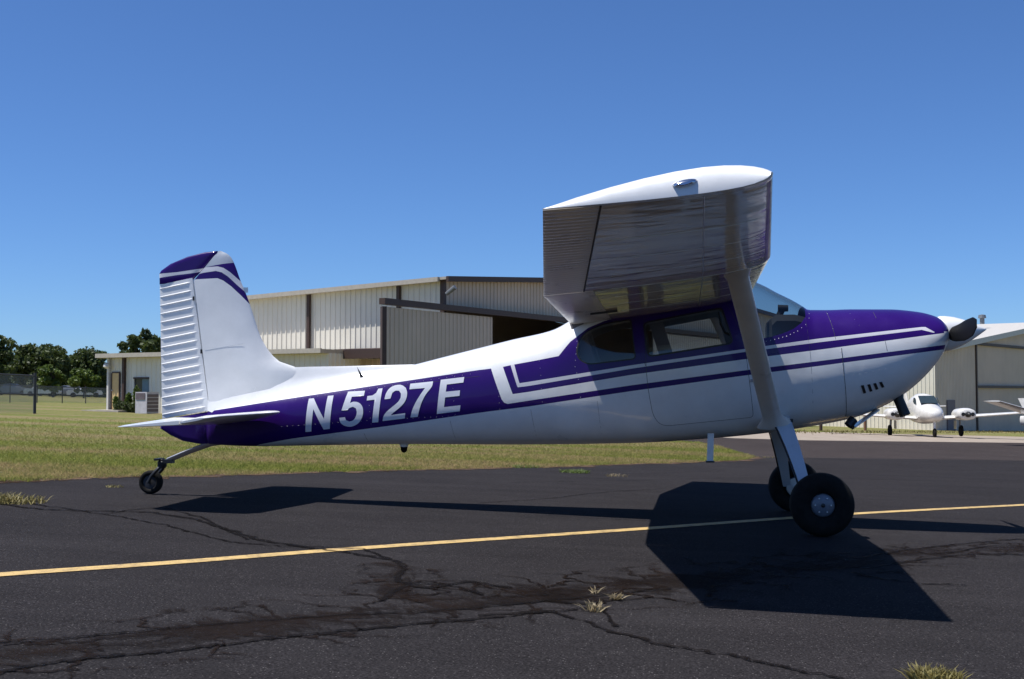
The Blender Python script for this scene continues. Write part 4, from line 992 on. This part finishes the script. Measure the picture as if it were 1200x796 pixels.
g = G(); beam(g, w0, w1, zw1 + .03, zw1 + .03, .14, .08); XP('window_frame', g, TRIMD, None, wn); XP('window_sill', beam(G(), w0, w1, zw0 + .03, zw0 + .03, .16, .07), TRIMD, None, wn)
depthA = 3.0; q = [AC + LD*.3 + an_*.45, AE + an_*.45, AE - an_*depthA, AC + LD*.3 - an_*depthA]; g = G(); g.loft([[(*p, zAt - .02) for p in q], [(*p, zAt + .16) for p in q]]); XP('roof', g, ROOFM)
g = G(); beam(g, AC + LD*.3 + an_*.5, AE + an_*.5, zAt + .19, zAt + .19, .1, .2); XP('gutter', g, ROOFM)
XP('side_wall', ribbed(AC, AC - an_*depthA, (ab, ab), (zAt, zAt), LD), CREAM); XP('side_wall', ribbed(AE, AE - an_*depthA, (ab, ab), (zAt, zAt), -LD), CREAM); XP('rear_wall', ribbed(AC - an_*depthA, AE - an_*depthA, (ab, ab), (zAt, zAt), -an_), CREAM)
p = ap(144.8, .12); g = G(); g.box((p[0], p[1], (ab + zAt)/2), (.15, .13, zAt - ab), ang); XP('downspout', g, TRIMD)
p = ap(127, .1); g = G(); g.box((p[0], p[1], (ab + zAt)/2), (.12, .12, zAt - ab), ang); XP('corner_trim', g, TWHITE)
p = ap(124.5, .3); g = G(); g.lathe((p[0], p[1], zat(425, p)), (0, 0, -1), [(0, .05), (.08, .14), (.2, .17), (.26, .1), (.3, .02)], 12); XP('wall_lamp', g, TWHITE)
g = G(); c = ap(131, .9); g.box((c[0], c[1], gzp(c) + .02), (2.6, 1.4, .10), ang); XP('door_step', g, CONC)
# air conditioner
ac0, ac1 = ap(166, 1.6), ap(178, 1.6); c = ap(172.5, 1.6); wA = np.linalg.norm(ac1-ac0); hA = zat(459.5, c) - gzp(c); rA = ang + .1
AU = empty('air_conditioner', (c[0], c[1], gzp(c)), rA); tag(AU, 'pale boxy air conditioning unit standing against the office wall', 'air conditioner')
g = G(); g.box((0, 0, hA/2), (wA*1.0, wA*1.15, hA)); g.build('housing', ACW, AU, None)
g = G(); g.box((-wA*.04, -wA*.585, hA*.80), (wA*.8, .03, hA*.30)); g.build('grille', ACD, AU, None)
for k in range(5): g = G(); g.box((wA*.51, 0, hA*(.15 + k*.17)), (.03, wA*1.02, hA*.13)); g.build('louvre', ACD, AU, None)
# ---- foliage
def leaf_mat(name, lo, hi):
    m, nt, b = new_mat(name); oc = objc(nt); n1 = noise(nt, .9, 3, .5, oc); n2 = noise(nt, 9, 2, .5, oc)
    c = ramp(nt, n1.outputs[0], [(.35, lo), (.65, hi)]); c2 = mixc(nt, 1.0, c.outputs[0], ramp(nt, n2.outputs[0], [(.3, (.65,)*3), (.7, (1.3,)*3)]).outputs[0], 'MULTIPLY')
    nt.links.new(c2, b.inputs['Base Color']); b.inputs['Roughness'].default_value = .6; b.inputs['Transmission Weight'].default_value = 0
    tr = N(nt, 'ShaderNodeBsdfTranslucent'); nt.links.new(c2, tr.inputs[0]); mx = N(nt, 'ShaderNodeMixShader'); mx.inputs[0].default_value = .3; o = [n_ for n_ in nt.nodes if n_.type == 'OUTPUT_MATERIAL'][0]
    nt.links.new(b.outputs[0], mx.inputs[1]); nt.links.new(tr.outputs[0], mx.inputs[2]); nt.links.new(mx.outputs[0], o.inputs[0]); return m
LEAF = leaf_mat('leaf_dark', (.040, .060, .014), (.085, .115, .028)); LEAF2 = leaf_mat('leaf_bright', (.07, .11, .015), (.13, .18, .03)); BARK = simple('bark', (.07, .055, .045), .9)
DRYM = leaf_mat('dry_stalk', (.22, .17, .09), (.36, .29, .17)); WEEDM = leaf_mat('weed_leaf', (.12, .115, .025), (.26, .21, .07))
def leaf_quads(name, centres, size, mat, parent, loc0):
    C_ = np.array(centres); n = len(C_); a = rng.normal(size=(n, 3)); a /= np.linalg.norm(a, axis=1)[:, None]; b_ = np.cross(a, rng.normal(size=(n, 3))); b_ /= np.linalg.norm(b_, axis=1)[:, None]
    s = size*rng.uniform(.6, 1.3, n)[:, None]; V = np.stack([C_ - a*s, C_ + b_*s*.55, C_ + a*s, C_ - b_*s*.55], 1) - np.array(loc0)
    me = bpy.data.meshes.new(name); me.vertices.add(n*4); me.vertices.foreach_set('co', V.reshape(-1)); me.loops.add(n*4); me.loops.foreach_set('vertex_index', np.arange(n*4, dtype=np.int32))
    me.polygons.add(n); me.polygons.foreach_set('loop_start', np.arange(0, n*4, 4, dtype=np.int32)); me.polygons.foreach_set('loop_total', np.full(n, 4, dtype=np.int32)); me.update(); me.validate(); me.materials.append(mat)
    o = bpy.data.objects.new(name, me); COL.objects.link(o); o.parent = parent; return o
def tree(px, D, top_px, half_px, label, mat, gap=.0, crown_lo=.06, clumps=52):
    P = dep(px, 460, D); zg = gz(P[0], P[1]); H = zat(top_px, P) - zg; hw = half_px*D/F; root = empty('tree', (P[0], P[1], zg)); tag(root, label, 'tree', 'trees beyond the airfield fence')
    g = G(); path = [(0, 0, -.3), (rng.normal(0, .1), rng.normal(0, .1), H*.25), (rng.normal(0, .2), rng.normal(0, .2), H*.5), (rng.normal(0, .3), 0, H*.85)]; r0 = H*.026; g.tube(path, [r0*1.3, r0, r0*.7, r0*.2], 8)
    cs = []; zc = H*(crown_lo + (1-crown_lo)*.52)
    for k in range(clumps):
        while True:
            u = rng.uniform(-1, 1, 3)
            if .25 < np.linalg.norm(u) < 1: break
        c = np.array([u[0]*hw*.85, u[1]*hw*.85, zc + u[2]*H*(1-crown_lo)*.45]); c[2] = min(c[2], H*.97); cs.append((c, rng.uniform(.13, .34)*hw*1.0))
    for c, r in cs[:9]: g.tube([path[1] if c[2] < H*.5 else path[2], tuple(np.array(path[2])*.4 + c*.6), tuple(c)], [r0*.45, r0*.3, r0*.08], 6)
    g.build('trunk', BARK, root, 60)
    L = []
    for c, r in cs:
        k = int(150*(r/(hw*.28))**2); u = rng.normal(size=(k, 3)); u /= np.linalg.norm(u, axis=1)[:, None]; L.append(c + u*r*rng.uniform(.55, 1.05, k)[:, None]*np.array([1, 1, .8]))
    leaf_quads('crown', np.concatenate(L), .032*hw + .17, mat, root, (0, 0, 0))
tree(-12, 150, 384, 34, 'tall dark tree cut off by the left picture edge', LEAF)
tree(47, 160, 402, 34, 'broad dark round tree behind the near chain-link panel', LEAF, clumps=64)
tree(20, 175, 416, 30, 'lower dark tree between the edge tree and the broad round one', LEAF)
tree(104, 165, 406, 30, 'mid green tree rising left of the office roof', LEAF, clumps=64)
tree(62, 140, 424, 20, 'small bright green tree in front of the broad dark one', LEAF2, clumps=36)
tree(98, 140, 431, 20, 'low bright green tree just left of the office corner', LEAF2, clumps=36)
tree(160, 120, 384, 28, 'tall open-crowned tree standing up behind the office roof', LEAF, crown_lo=.2, clumps=34)
tree(196, 130, 398, 24, 'dark tree half hidden behind the rudder', LEAF)
tree(130, 170, 430, 26, 'low dark tree directly behind the office corner lamp', LEAF)
tree(-45, 140, 420, 26, 'bushy tree beyond the left picture edge', LEAF)
U_ = []
for k in range(26000):
    px = rng.uniform(-140, 215); D = rng.uniform(172, 190); q = dep(px, 460, D); top = 4.2 + 1.1*math.sin(px*.09) + .7*math.sin(px*.31 + 1); U_.append((q[0], q[1], gz(q[0], q[1]) + top*rng.uniform(0, 1)**.8))
und = leaf_quads('undergrowth', U_, .42, LEAF, None, (0, 0, 0)); tag(und, 'dense dark undergrowth closing the view between the tree trunks', 'undergrowth', kind='stuff')
# cars parked under the trees
def car(px, D, mat, label, rz):
    P = dep(px, 460, D); root = empty('parked_car', (P[0], P[1], gz(P[0], P[1])), rz); tag(root, label, 'car', 'cars parked under the trees')
    prof = [(-2.1, .35), (-2.15, .75), (-1.9, .95), (-1.2, .98), (-.8, 1.42), (.6, 1.45), (1.2, .98), (2.0, .88), (2.15, .6), (2.1, .35)]
    g = G(); g.loft([[(x, y*(1 if z < 1 else .86), z) for x, z in prof] for y in (-.85, .85)]); g.build('body', mat, root, 30)
    for s in (-1, 1):
        g = G(); g.add([(-.95, s*.80, 1.02), (1.0, s*.80, 1.02), (.5, s*.765, 1.38), (-.72, s*.765, 1.38)], [(0, 1, 2, 3)]); g.build('side_window', WINDARK, root)
        for x in (-1.35, 1.35): g = G(); g.lathe((x, s*.72, .32), (0, s, 0), [(0, .2), (.01, .32), (.16, .32), (.17, .2)], 18); g.build('wheel', RUBBER, root)
car(50, 150, CARW, 'white car parked in the tree shade right of the near fence panel', .4)
car(99, 152, CARW, 'white car parked farther right, nearest the office', .5); car(74, 154, CARS, 'grey car parked between the two white cars', .3); car(14, 150, CARS, 'grey car seen through the near chain-link panel', .4)
# shrubs by the office
def shrub(px, off, top, hw_px, mat, label):
    P = ap(px, off); zg = gzp(P); H = zat(top, P) - zg; hw = hw_px*depth(P)/F; root = empty('shrub', (P[0], P[1], zg)); tag(root, label, 'shrub', 'shrubs along the office wall'); n_ = 500
    u = rng.normal(size=(n_, 3)); u /= np.linalg.norm(u, axis=1)[:, None]; u *= rng.uniform(.3, 1, n_)[:, None]**.6; c = np.c_[u[:, 0]*hw, u[:, 1]*hw*.7, H*.5 + u[:, 2]*H*.5]; leaf_quads('foliage', c, .085, mat, root, (0, 0, 0))
    g = G()
    for k in range(4): g.tube([(0, 0, -.05), (rng.normal(0, hw*.4), rng.normal(0, hw*.3), H*.7)], .02, 5)
    g.build('stem', BARK, root)
shrub(140.5, .9, 470, 7, LEAF, 'dark rounded shrub beside the tan office door'); shrub(150, 1.0, 472, 7, LEAF, 'dark rounded shrub under the left side of the office window'); shrub(159, 1.1, 471.5, 7, LEAF, 'dark rounded shrub next to the air conditioning unit')
shrub(160, .5, 452, 4, LEAF2, 'tall spindly green shrub in front of the office window'); shrub(151, .6, 460, 4, LEAF2, 'thin yellow-green shrub between the downspout and the window'); shrub(136, .7, 464, 3.2, LEAF2, 'small upright green shrub in front of the tan door')
# ---- chain-link fences
m = bpy.data.materials.new('chain_link'); m.use_nodes = True; nt = m.node_tree; nt.nodes.clear(); o = N(nt, 'ShaderNodeOutputMaterial'); tc = N(nt, 'ShaderNodeTexCoord')
sx = N(nt, 'ShaderNodeSeparateXYZ'); nt.links.new(tc.outputs['UV'], sx.inputs[0])
def wire(sgn):
    s = math_n(nt, 'ADD' if sgn > 0 else 'SUBTRACT', sx.outputs[0], sx.outputs[1]); f_ = math_n(nt, 'FRACT', math_n(nt, 'MULTIPLY', s, 13.0)); return math_n(nt, 'LESS_THAN', math_n(nt, 'ABSOLUTE', math_n(nt, 'SUBTRACT', f_, .5)), .085)
wv = math_n(nt, 'MAXIMUM', wire(1), wire(-1)); mx = N(nt, 'ShaderNodeMixShader'); tb = N(nt, 'ShaderNodeBsdfTransparent'); pb = N(nt, 'ShaderNodeBsdfPrincipled'); pb.inputs['Base Color'].default_value = (.30, .31, .32, 1); pb.inputs['Roughness'].default_value = .6
nt.links.new(wv, mx.inputs[0]); nt.links.new(tb.outputs[0], mx.inputs[1]); nt.links.new(pb.outputs[0], mx.inputs[2]); nt.links.new(mx.outputs[0], o.inputs[0]); LINK = m
DARKPOST = simple('fence_post', (.045, .047, .05), .6)
def fence(p0, p1, h, spacing, label, r=.03, mid=False, rp=None):
    p0, p1 = np.array(p0), np.array(p1); L = np.linalg.norm(p1-p0); d = (p1-p0)/L; root = empty('chain_link_fence', (p0[0], p0[1], gzp(p0))); O = (p0[0], p0[1], gzp(p0)); tag(root, label, 'fence', 'chain-link fences')
    n_ = max(1, round(L/spacing)); GALV = DARKPOST
    for k in range(n_ + 1): q = p0 + d*L*k/n_; g = G(); g.tube([(*q, gzp(q) - .2), (*q, gzp(q) + h + .12)], rp or r*1.4, 8); g.build('post', GALV, root, 60, O)
    for zz in ([h] + ([h*.5] if mid else [])): g = G(); g.tube([(*p0, gzp(p0) + zz), (*p1, gzp(p1) + zz)], r, 6); g.build('rail', GALV, root, 60, O)
    v = [(*p0, gzp(p0) + .03), (*p1, gzp(p1) + .03), (*p1, gzp(p1) + h), (*p0, gzp(p0) + h)]; ob = mk('mesh_panel', v, [(0, 1, 2, 3)], LINK, root, None, None, O); l = ob.data.uv_layers.new(name='UVMap')
    uvs = {0: (0, 0), 1: (L, 0), 2: (L, h), 3: (0, h)}
    for lp in ob.data.loops: l.data[lp.index].uv = uvs[lp.vertex_index]
f0, f1 = gnd(40.5, 484.5)[:2], gnd(-120, 484)[:2]; fence(f0, f1, zat(440.5, f0) - gzp(f0), 2.4, 'near chain-link panel with dark end post at the left edge', .03, True, .06)
f0, f1 = gnd(-60, 471)[:2], gnd(126, 473)[:2]; fence(f0, f1, zat(455.5, f1) - gzp(f1), 2.9, 'low chain-link fence across the field in front of the trees', .025)
# ---- hangar at the right
RK = gnd(1096, 506)[:2] + np.array([2.0, 9.0]); az2 = math.radians(58); LD2 = np.array([-math.sin(az2), math.cos(az2)]); RD2 = np.array([LD2[1], -LD2[0]]); OL2, OR2 = -RD2, -LD2
RK = hit(1096, RK, RD2)
R0 = hit(930, RK, LD2); R1 = hit(1330, RK, RD2); RM = (RK + R1)/2; zk = zat(411, RK); zm = zk + np.linalg.norm(RM-RK)*.11; b0 = gzp(R1) - 1.0
RO = (RK[0], RK[1], gzp(RK)); RH = empty('hangar', RO); tag(RH, 'metal hangar with shade-toned front and white roof behind the parked twin-engine airplane', 'hangar')
def RP(name, g, mat, smooth=None, parent=RH): return g.build(name, mat, parent, smooth, RO)
RP('side_wall', ribbed(RK, R0, (b0, b0), (zk, zk), OL2, .30), CREAM)
e0, e1 = hit(1144, RK, RD2), hit(1300, RK, RD2); zdr = zat(402, e0)
RP('front_wall', ribbed(RK, e0, (b0, b0), (zk, zk + (zm-zk)*np.linalg.norm(e0-RK)/np.linalg.norm(RM-RK)), OR2, .3), SHADEBEIGE)
zq = zk + (zm-zk)*np.linalg.norm(e0-RK)/np.linalg.norm(RM-RK); RP('front_wall', ribbed(e0, RM, (zdr, zdr), (zq, zm), OR2, .3), SHADEBEIGE); RP('front_wall', ribbed(RM, R1, (zdr, zdr), (zm, zk), OR2, .3), SHADEBEIGE)
i0, i1 = e0 - OR2*.15, e1 - OR2*.15; zmid = zat(453, e0)
RP('bifold_door', ribbed(i0, i1, (b0, b0), (zmid - .1, zmid - .1), OR2, .22, .03), SHADEBEIGE); RP('bifold_door', ribbed(i0, i1, (zmid + .06, zmid + .06), (zdr, zdr), OR2, .22, .03), SHADEBEIGE)
for z_ in (zmid + .08, zdr + .05): g = G(); beam(g, e0, e1, z_, z_, .22, .2); RP('door_rail', g, TRIMD)
g = G(); g.box((e0[0], e0[1], (b0 + zdr)/2), (.22, .22, zdr - b0), az2); RP('door_jamb', g, TRIMD)
q0, q1 = hit(1109.5, RK + OR2*.04, RD2), hit(1118.5, RK + OR2*.04, RD2); g = G(); zz = zat(469, q0); beam(g, q0, q1, zz, zz, .08, zz - b0); RP('walk_door', g, ACD)
bk, bk1, bkM = RK + LD2*24, R1 + LD2*24, RM + LD2*24
for a, b_, c_, d_, za_, zb_ in ((RK + OL2*.3, RM, bkM, bk + OL2*.3, zk, zm), (RM, R1, bk1, bkM, zm, zk)):
    g = G(); a2, b2_ = a + OR2*.3, b_ + OR2*.3; g.loft([[(*a2, za_ + .02), (*b2_, zb_ + .02), (*c_, zb_ + .02), (*d_, za_ + .02)], [(*a2, za_ + .2), (*b2_, zb_ + .2), (*c_, zb_ + .2), (*d_, za_ + .2)]]); RP('roof', g, WROOF)
g = G(); beam(g, RK + OR2*.36 + OL2*.3, RM + OR2*.36, zk + .22, zm + .22, .08, .42); RP('rake_trim', g, WROOF)
g = G(); beam(g, RM + OR2*.36, R1 + OR2*.36, zm + .22, zk + .22, .08, .42); RP('rake_trim', g, WROOF)
g = G(); p = RM*.75 + RK*.25 + LD2*4; g.lathe((*p, zm - .2), (0, 0, 1), [(0, .2), (.5, .2), (.52, .35), (.8, .3), (.85, .05)], 12); RP('roof_vent', g, GALV)
RP('rear_wall', ribbed(bk, bk1, (b0, b0), (zk, zk), -OR2), CREAM); RP('rear_wall', ribbed(R1, bk1, (b0, b0), (zk, zk), -OL2), CREAM)
# low verge weeds in front of the right hangar
V_ = []
for k in range(1500):
    t = rng.uniform(); p = gnd(880 + 420*t, 506.5)[:2]*1.0; V_.append(p + rng.normal(0, 1, 2)*np.array([1.0, .7]))
blades('verge_weeds', V_, .04, .16, .03, 'ragged weeds along the foot of the right hangar', WEEDM)
for px in (1014, 962):
    P = gnd(px, 504.5)[:2]; g = G(); g.tube([(*P, gzp(P) - .2), (*P, gzp(P) + (1.5 if px > 1000 else .7))], .09, 8); ob = g.build('bollard_post', WOODPOST if px > 1000 else TRIMD, None, 60); 
    tag(ob, 'brown post standing below the cowl beside the pale hangar wall' if px > 1000 else 'short dark post at the pavement edge right of the gear leg', 'post')
# ---- parked twin
def twin():
    P = gnd(1084, 511.3)[:2]; head = math.radians(-88); root = empty('twin_airplane', (P[0], P[1], gzp(P)), head); tag(root, 'white low-wing twin-engine airplane parked nose-on before the right hangar', 'airplane', 'parked background airplanes')
    S = 78*depth(P)/F/3.56
    def B(name, g, mat, sm=50, par=root):
        g.v = [(x*S, y*S, z*S) for x, y, z in g.v]; return g.build(name, mat, par, sm)
    def ring(x, w_, zb, zt, e=2.4, n=24):
        zm_ = (zb+zt)/2; return [(x, w_*math.copysign(abs(math.cos(a))**(2/e), math.cos(a)), zm_ + (zt-zb)/2*math.copysign(abs(math.sin(a))**(2/e), math.sin(a))) for a in (2*math.pi*(k+.5)/n for k in range(n))]
    g = G().loft([ring(x, w_, zb, zt) for x, w_, zb, zt in ((2.55, .05, 1.1, 1.2), (2.5, .25, .95, 1.35), (2.2, .42, .82, 1.5), (1.6, .60, .75, 1.64), (1.0, .66, .7, 1.74), (.6, .68, .68, 2.03), (.2, .68, .66, 2.24), (-.6, .66, .66, 2.28), (-1.6, .58, .7, 2.12), (-3, .38, .85, 1.8), (-5.6, .08, 1.3, 1.6))])
    fz = B('fuselage', g, TWHITE)
    g = G(); g.loft([[(1.02, y, 1.74) for y in (-.42, 0, .42)] + [(.30, y, 2.10) for y in (.40, 0, -.40)], [(1.08, y, 1.78) for y in (-.46, 0, .46)] + [(.36, y, 2.16) for y in (.42, 0, -.42)]]); B('windshield', g, WINDARK, 30)
    for s in (-1, 1):
        g = G(); g.loft([[(.75, s*.60, 1.72), (.15, s*.62, 1.72), (.12, s*.56, 2.05), (.35, s*.55, 2.05)], [(.75, s*.63, 1.72), (.15, s*.645, 1.72), (.12, s*.60, 2.05), (.35, s*.59, 2.05)]]); B('side_window', g, WINDARK, 30)
        def foil(y, c, x0, z, t=.13): return [(x0 - c*u, y, z + c*t*.5*v) for u, v in ((0, 0), (.03, .5), (.12, .85), (.35, 1), (.7, .55), (1, .05), (1, -.05), (.7, -.4), (.35, -.65), (.12, -.6), (.03, -.35))]
        g = G().loft([foil(s*.5, 1.9, .9, .95), foil(s*1.6, 1.75, .8, 1.02), foil(s*5.2, 1.15, .5, 1.28, .11), foil(s*5.4, .9, .4, 1.31, .06)]); wg = B('wing', g, TWHITE, 40)
        g = G().loft([ring(x, w_, zb, zt, 2.6) for x, w_, zb, zt in ((1.75, .36, .96, 1.42), (1.7, .42, .92, 1.47), (1.2, .46, .88, 1.52), (.2, .42, .88, 1.48), (-.8, .2, 1.0, 1.3), (-1.2, .05, 1.1, 1.2))]); g.v = [(x, y + s*1.78, z) for x, y, z in g.v]; nc = B('nacelle', g, TWHITE)
        for dy in (-.24, .24): g = G(); g.lathe((1.74, s*1.78 + dy, 1.2), (1, 0, 0), [(-.02, .09), (.02, .1), (.025, .02)], 14); B('air_intake', g, BLACK, 40, nc)
        g = G(); g.lathe((1.74, s*1.78, 1.19), (1, 0, 0), [(0, .16), (.1, .15), (.25, .09), (.34, .01)], 18); B('spinner', g, BLACK, 50, nc)
        g = G(); g.tube([(.1, s*1.78, .95), (.1, s*1.82, .3)], .06, 8); B('gear_leg', g, GALV); g = G(); g.box((.1, s*1.55, .62), (.5, .03, .45)); B('gear_door', g, TWHITE, 30)
        g = G(); g.lathe((.1, s*1.84 - .09, .3), (0, 1, 0), [(0, .15), (.02, .28), (.06, .3), (.12, .3), (.16, .28), (.18, .15)], 22); B('tyre', g, RUBBER)
        g = G().loft([foil(s*.1, 1.1, -4.5, 1.5, .1), foil(s*2.3, .7, -4.8, 1.55, .09)]); B('horizontal_stabilizer', g, TWHITE, 40)
    g = G().loft([[(x0 - c*u, v*t, z) for u, v in ((0, 0), (.1, 1), (.5, 1), (1, .05), (1, -.05), (.5, -1), (.1, -1))] for x0, c, t, z in ((-3.6, 2.0, .06, 1.5), (-5.0, .95, .035, 3.1))]); B('vertical_fin', g, TWHITE, 40)
    g = G(); g.tube([(2.05, 0, .85), (2.12, 0, .28)], .07, 8); B('nose_leg', g, TWHITE); g = G(); g.lathe((2.12, -.08, .24), (0, 1, 0), [(0, .12), (.02, .22), (.06, .24), (.10, .24), (.14, .22), (.16, .12)], 20); B('nose_tyre', g, RUBBER)
    g = G().loft([ring(x, w_, zb, zt) for x, w_, zb, zt in ((1.9, .505, 1.17, 1.20), (1.0, .615, 1.17, 1.20), (-1.5, .6, 1.22, 1.25))]); B('trim_stripe', g, TRED)
twin()
def second_plane():
    P = dep(1221, 460, 47)[:2]; root = empty('parked_airplane', (P[0], P[1], gzp(P)), math.radians(-45)); tag(root, 'white airplane at the right picture edge with only its tail in view', 'airplane', 'parked background airplanes')
    z0 = gzp(P); rz = math.radians(-45); Rm = np.array([[math.cos(rz), -math.sin(rz)], [math.sin(rz), math.cos(rz)]])
    def foil(y, c, x0, z, t=.1): return [(x0 - c*u, y, z + c*t*.5*v) for u, v in ((0, 0), (.03, .5), (.12, .85), (.35, 1), (.7, .55), (1, .05), (1, -.05), (.7, -.4), (.35, -.65), (.12, -.6), (.03, -.35))]
    def ring(x, w_, zb, zt, n=20): return [(x, w_*math.cos(a), (zb+zt)/2 + (zt-zb)/2*math.sin(a)) for a in (2*math.pi*k/n for k in range(n))]
    zs = zat(482, P) - z0
    g = G().loft([ring(x, w_, zb, zt) for x, w_, zb, zt in ((-.9, .06, zs - .55, zs - .2), (.6, .22, zs - .75, zs - .1), (2.2, .45, zs - .95, zs + .1), (3.6, .55, zs - 1.05, zs + .5), (4.6, .55, zs - 1.05, zs + .5), (5.6, .5, zs - 1.0, zs + .05), (6.8, .3, zs - .85, zs - .15))]); g.build('fuselage', TWHITE, root, 50)
    for s in (-1, 1):
        g = G().loft([foil(s*.08, .95, .2, zs - .12), foil(s*3.0, .7, .05, zs + .40)]); g.build('horizontal_stabilizer', TWHITE, root, 40)
        g = G().loft([foil(s*.4, 1.6, 4.6, zs - .75, .12), foil(s*4.8, 1.2, 4.4, zs - .35, .1)]); g.build('wing', TWHITE, root, 40)
        g = G(); g.lathe((3.9, s*1.5 - .08, .24), (0, 1, 0), [(0, .1), (.02, .22), (.08, .24), (.14, .22), (.16, .1)], 18); g.build('tyre', RUBBER, root); g = G(); g.tube([(3.9, s*1.5, .24), (3.9, s*1.3, zs - .6)], .05, 8); g.build('gear_leg', GALV, root)
    g = G().loft([[(x0 - c*u, v*t, z) for u, v in ((0, 0), (.1, 1), (.5, 1), (1, .05), (1, -.05), (.5, -1), (.1, -1))] for x0, c, t, z in ((.9, 1.5, .05, zs - .3), (-.1, .9, .03, zs + .5))]); g.build('vertical_fin', TWHITE, root, 40)
    g = G(); g.lathe((5.9, -.08, .22), (0, 1, 0), [(0, .1), (.02, .2), (.08, .22), (.14, .2), (.16, .1)], 18); g.build('nose_tyre', RUBBER, root); g = G(); g.tube([(5.9, 0, .22), (5.8, 0, zs - .8)], .05, 8); g.build('nose_leg', GALV, root)
second_plane()
# ---- weed tufts on the asphalt
def tuft(px, py, rad, h, n, mat, label, lean=.55):
    P = gnd(px, py)[:2]; root = G(); V = []; f = []
    for k in range(n):
        a = rng.uniform(0, 6.28); r = rad*math.sqrt(rng.uniform())*.6; b_ = np.array([P[0] + r*math.cos(a), P[1] + r*math.sin(a)]); hh = h*rng.uniform(.4, 1); d = rng.normal(0, lean, 2)*hh; wd = .0035*rng.uniform(.7, 1.6); q = rng.uniform(0, 6.28); wx, wy = wd*math.cos(q), wd*math.sin(q); z = gzp(b_)
        n0 = len(V); V += [(b_[0]-wx, b_[1]-wy, z), (b_[0]+wx, b_[1]+wy, z), (b_[0]+wx+d[0]*.5, b_[1]+wy+d[1]*.5, z+hh*.65), (b_[0]-wx+d[0]*.5, b_[1]-wy+d[1]*.5, z+hh*.65), (b_[0]+d[0], b_[1]+d[1], z+hh*.95)]; f += [(n0, n0+1, n0+2, n0+3), (n0+3, n0+2, n0+4)]
    o = mk('weed_tuft', V, f, mat); tag(o, label, 'weed', 'weeds growing from the pavement'); return o
tuft(697, 716, .08, .055, 60, DRYM, 'dry straw-coloured weed tuft in the foreground crack', .9); tuft(721, 703, .06, .04, 34, DRYM, 'tiny dry weed tuft just right of the larger dry tuft', 1.1); tuft(697, 696, .04, .05, 10, DRYM, 'few thin dry stalks behind the two foreground tufts', 1.0)
tuft(1096, 801, .15, .065, 600, WEEDM, 'green and yellow weed clump at the bottom picture edge', .6)
tuft(0, 590, .26, .11, 220, WEEDM, 'grassy weed clump at the left edge of the asphalt', .6); tuft(20, 589, .4, .07, 220, WEEDM, 'low spreading weeds right of the left edge clump', .9)
tuft(674, 554, .38, .06, 260, LEAF2, 'flat green weed patch on the asphalt below the cabin', 1.0); tuft(722, 558.5, .28, .05, 60, DRYM, 'small dry weed patch right of the flat green one', 1.2); tuft(612, 548, .4, .06, 120, LEAF2, 'green weed patch at the grass border below the rear window', 1.0)
tuft(134, 571, .16, .03, 40, WEEDM, 'small yellow weed speck left of the tail wheel', 1.2)
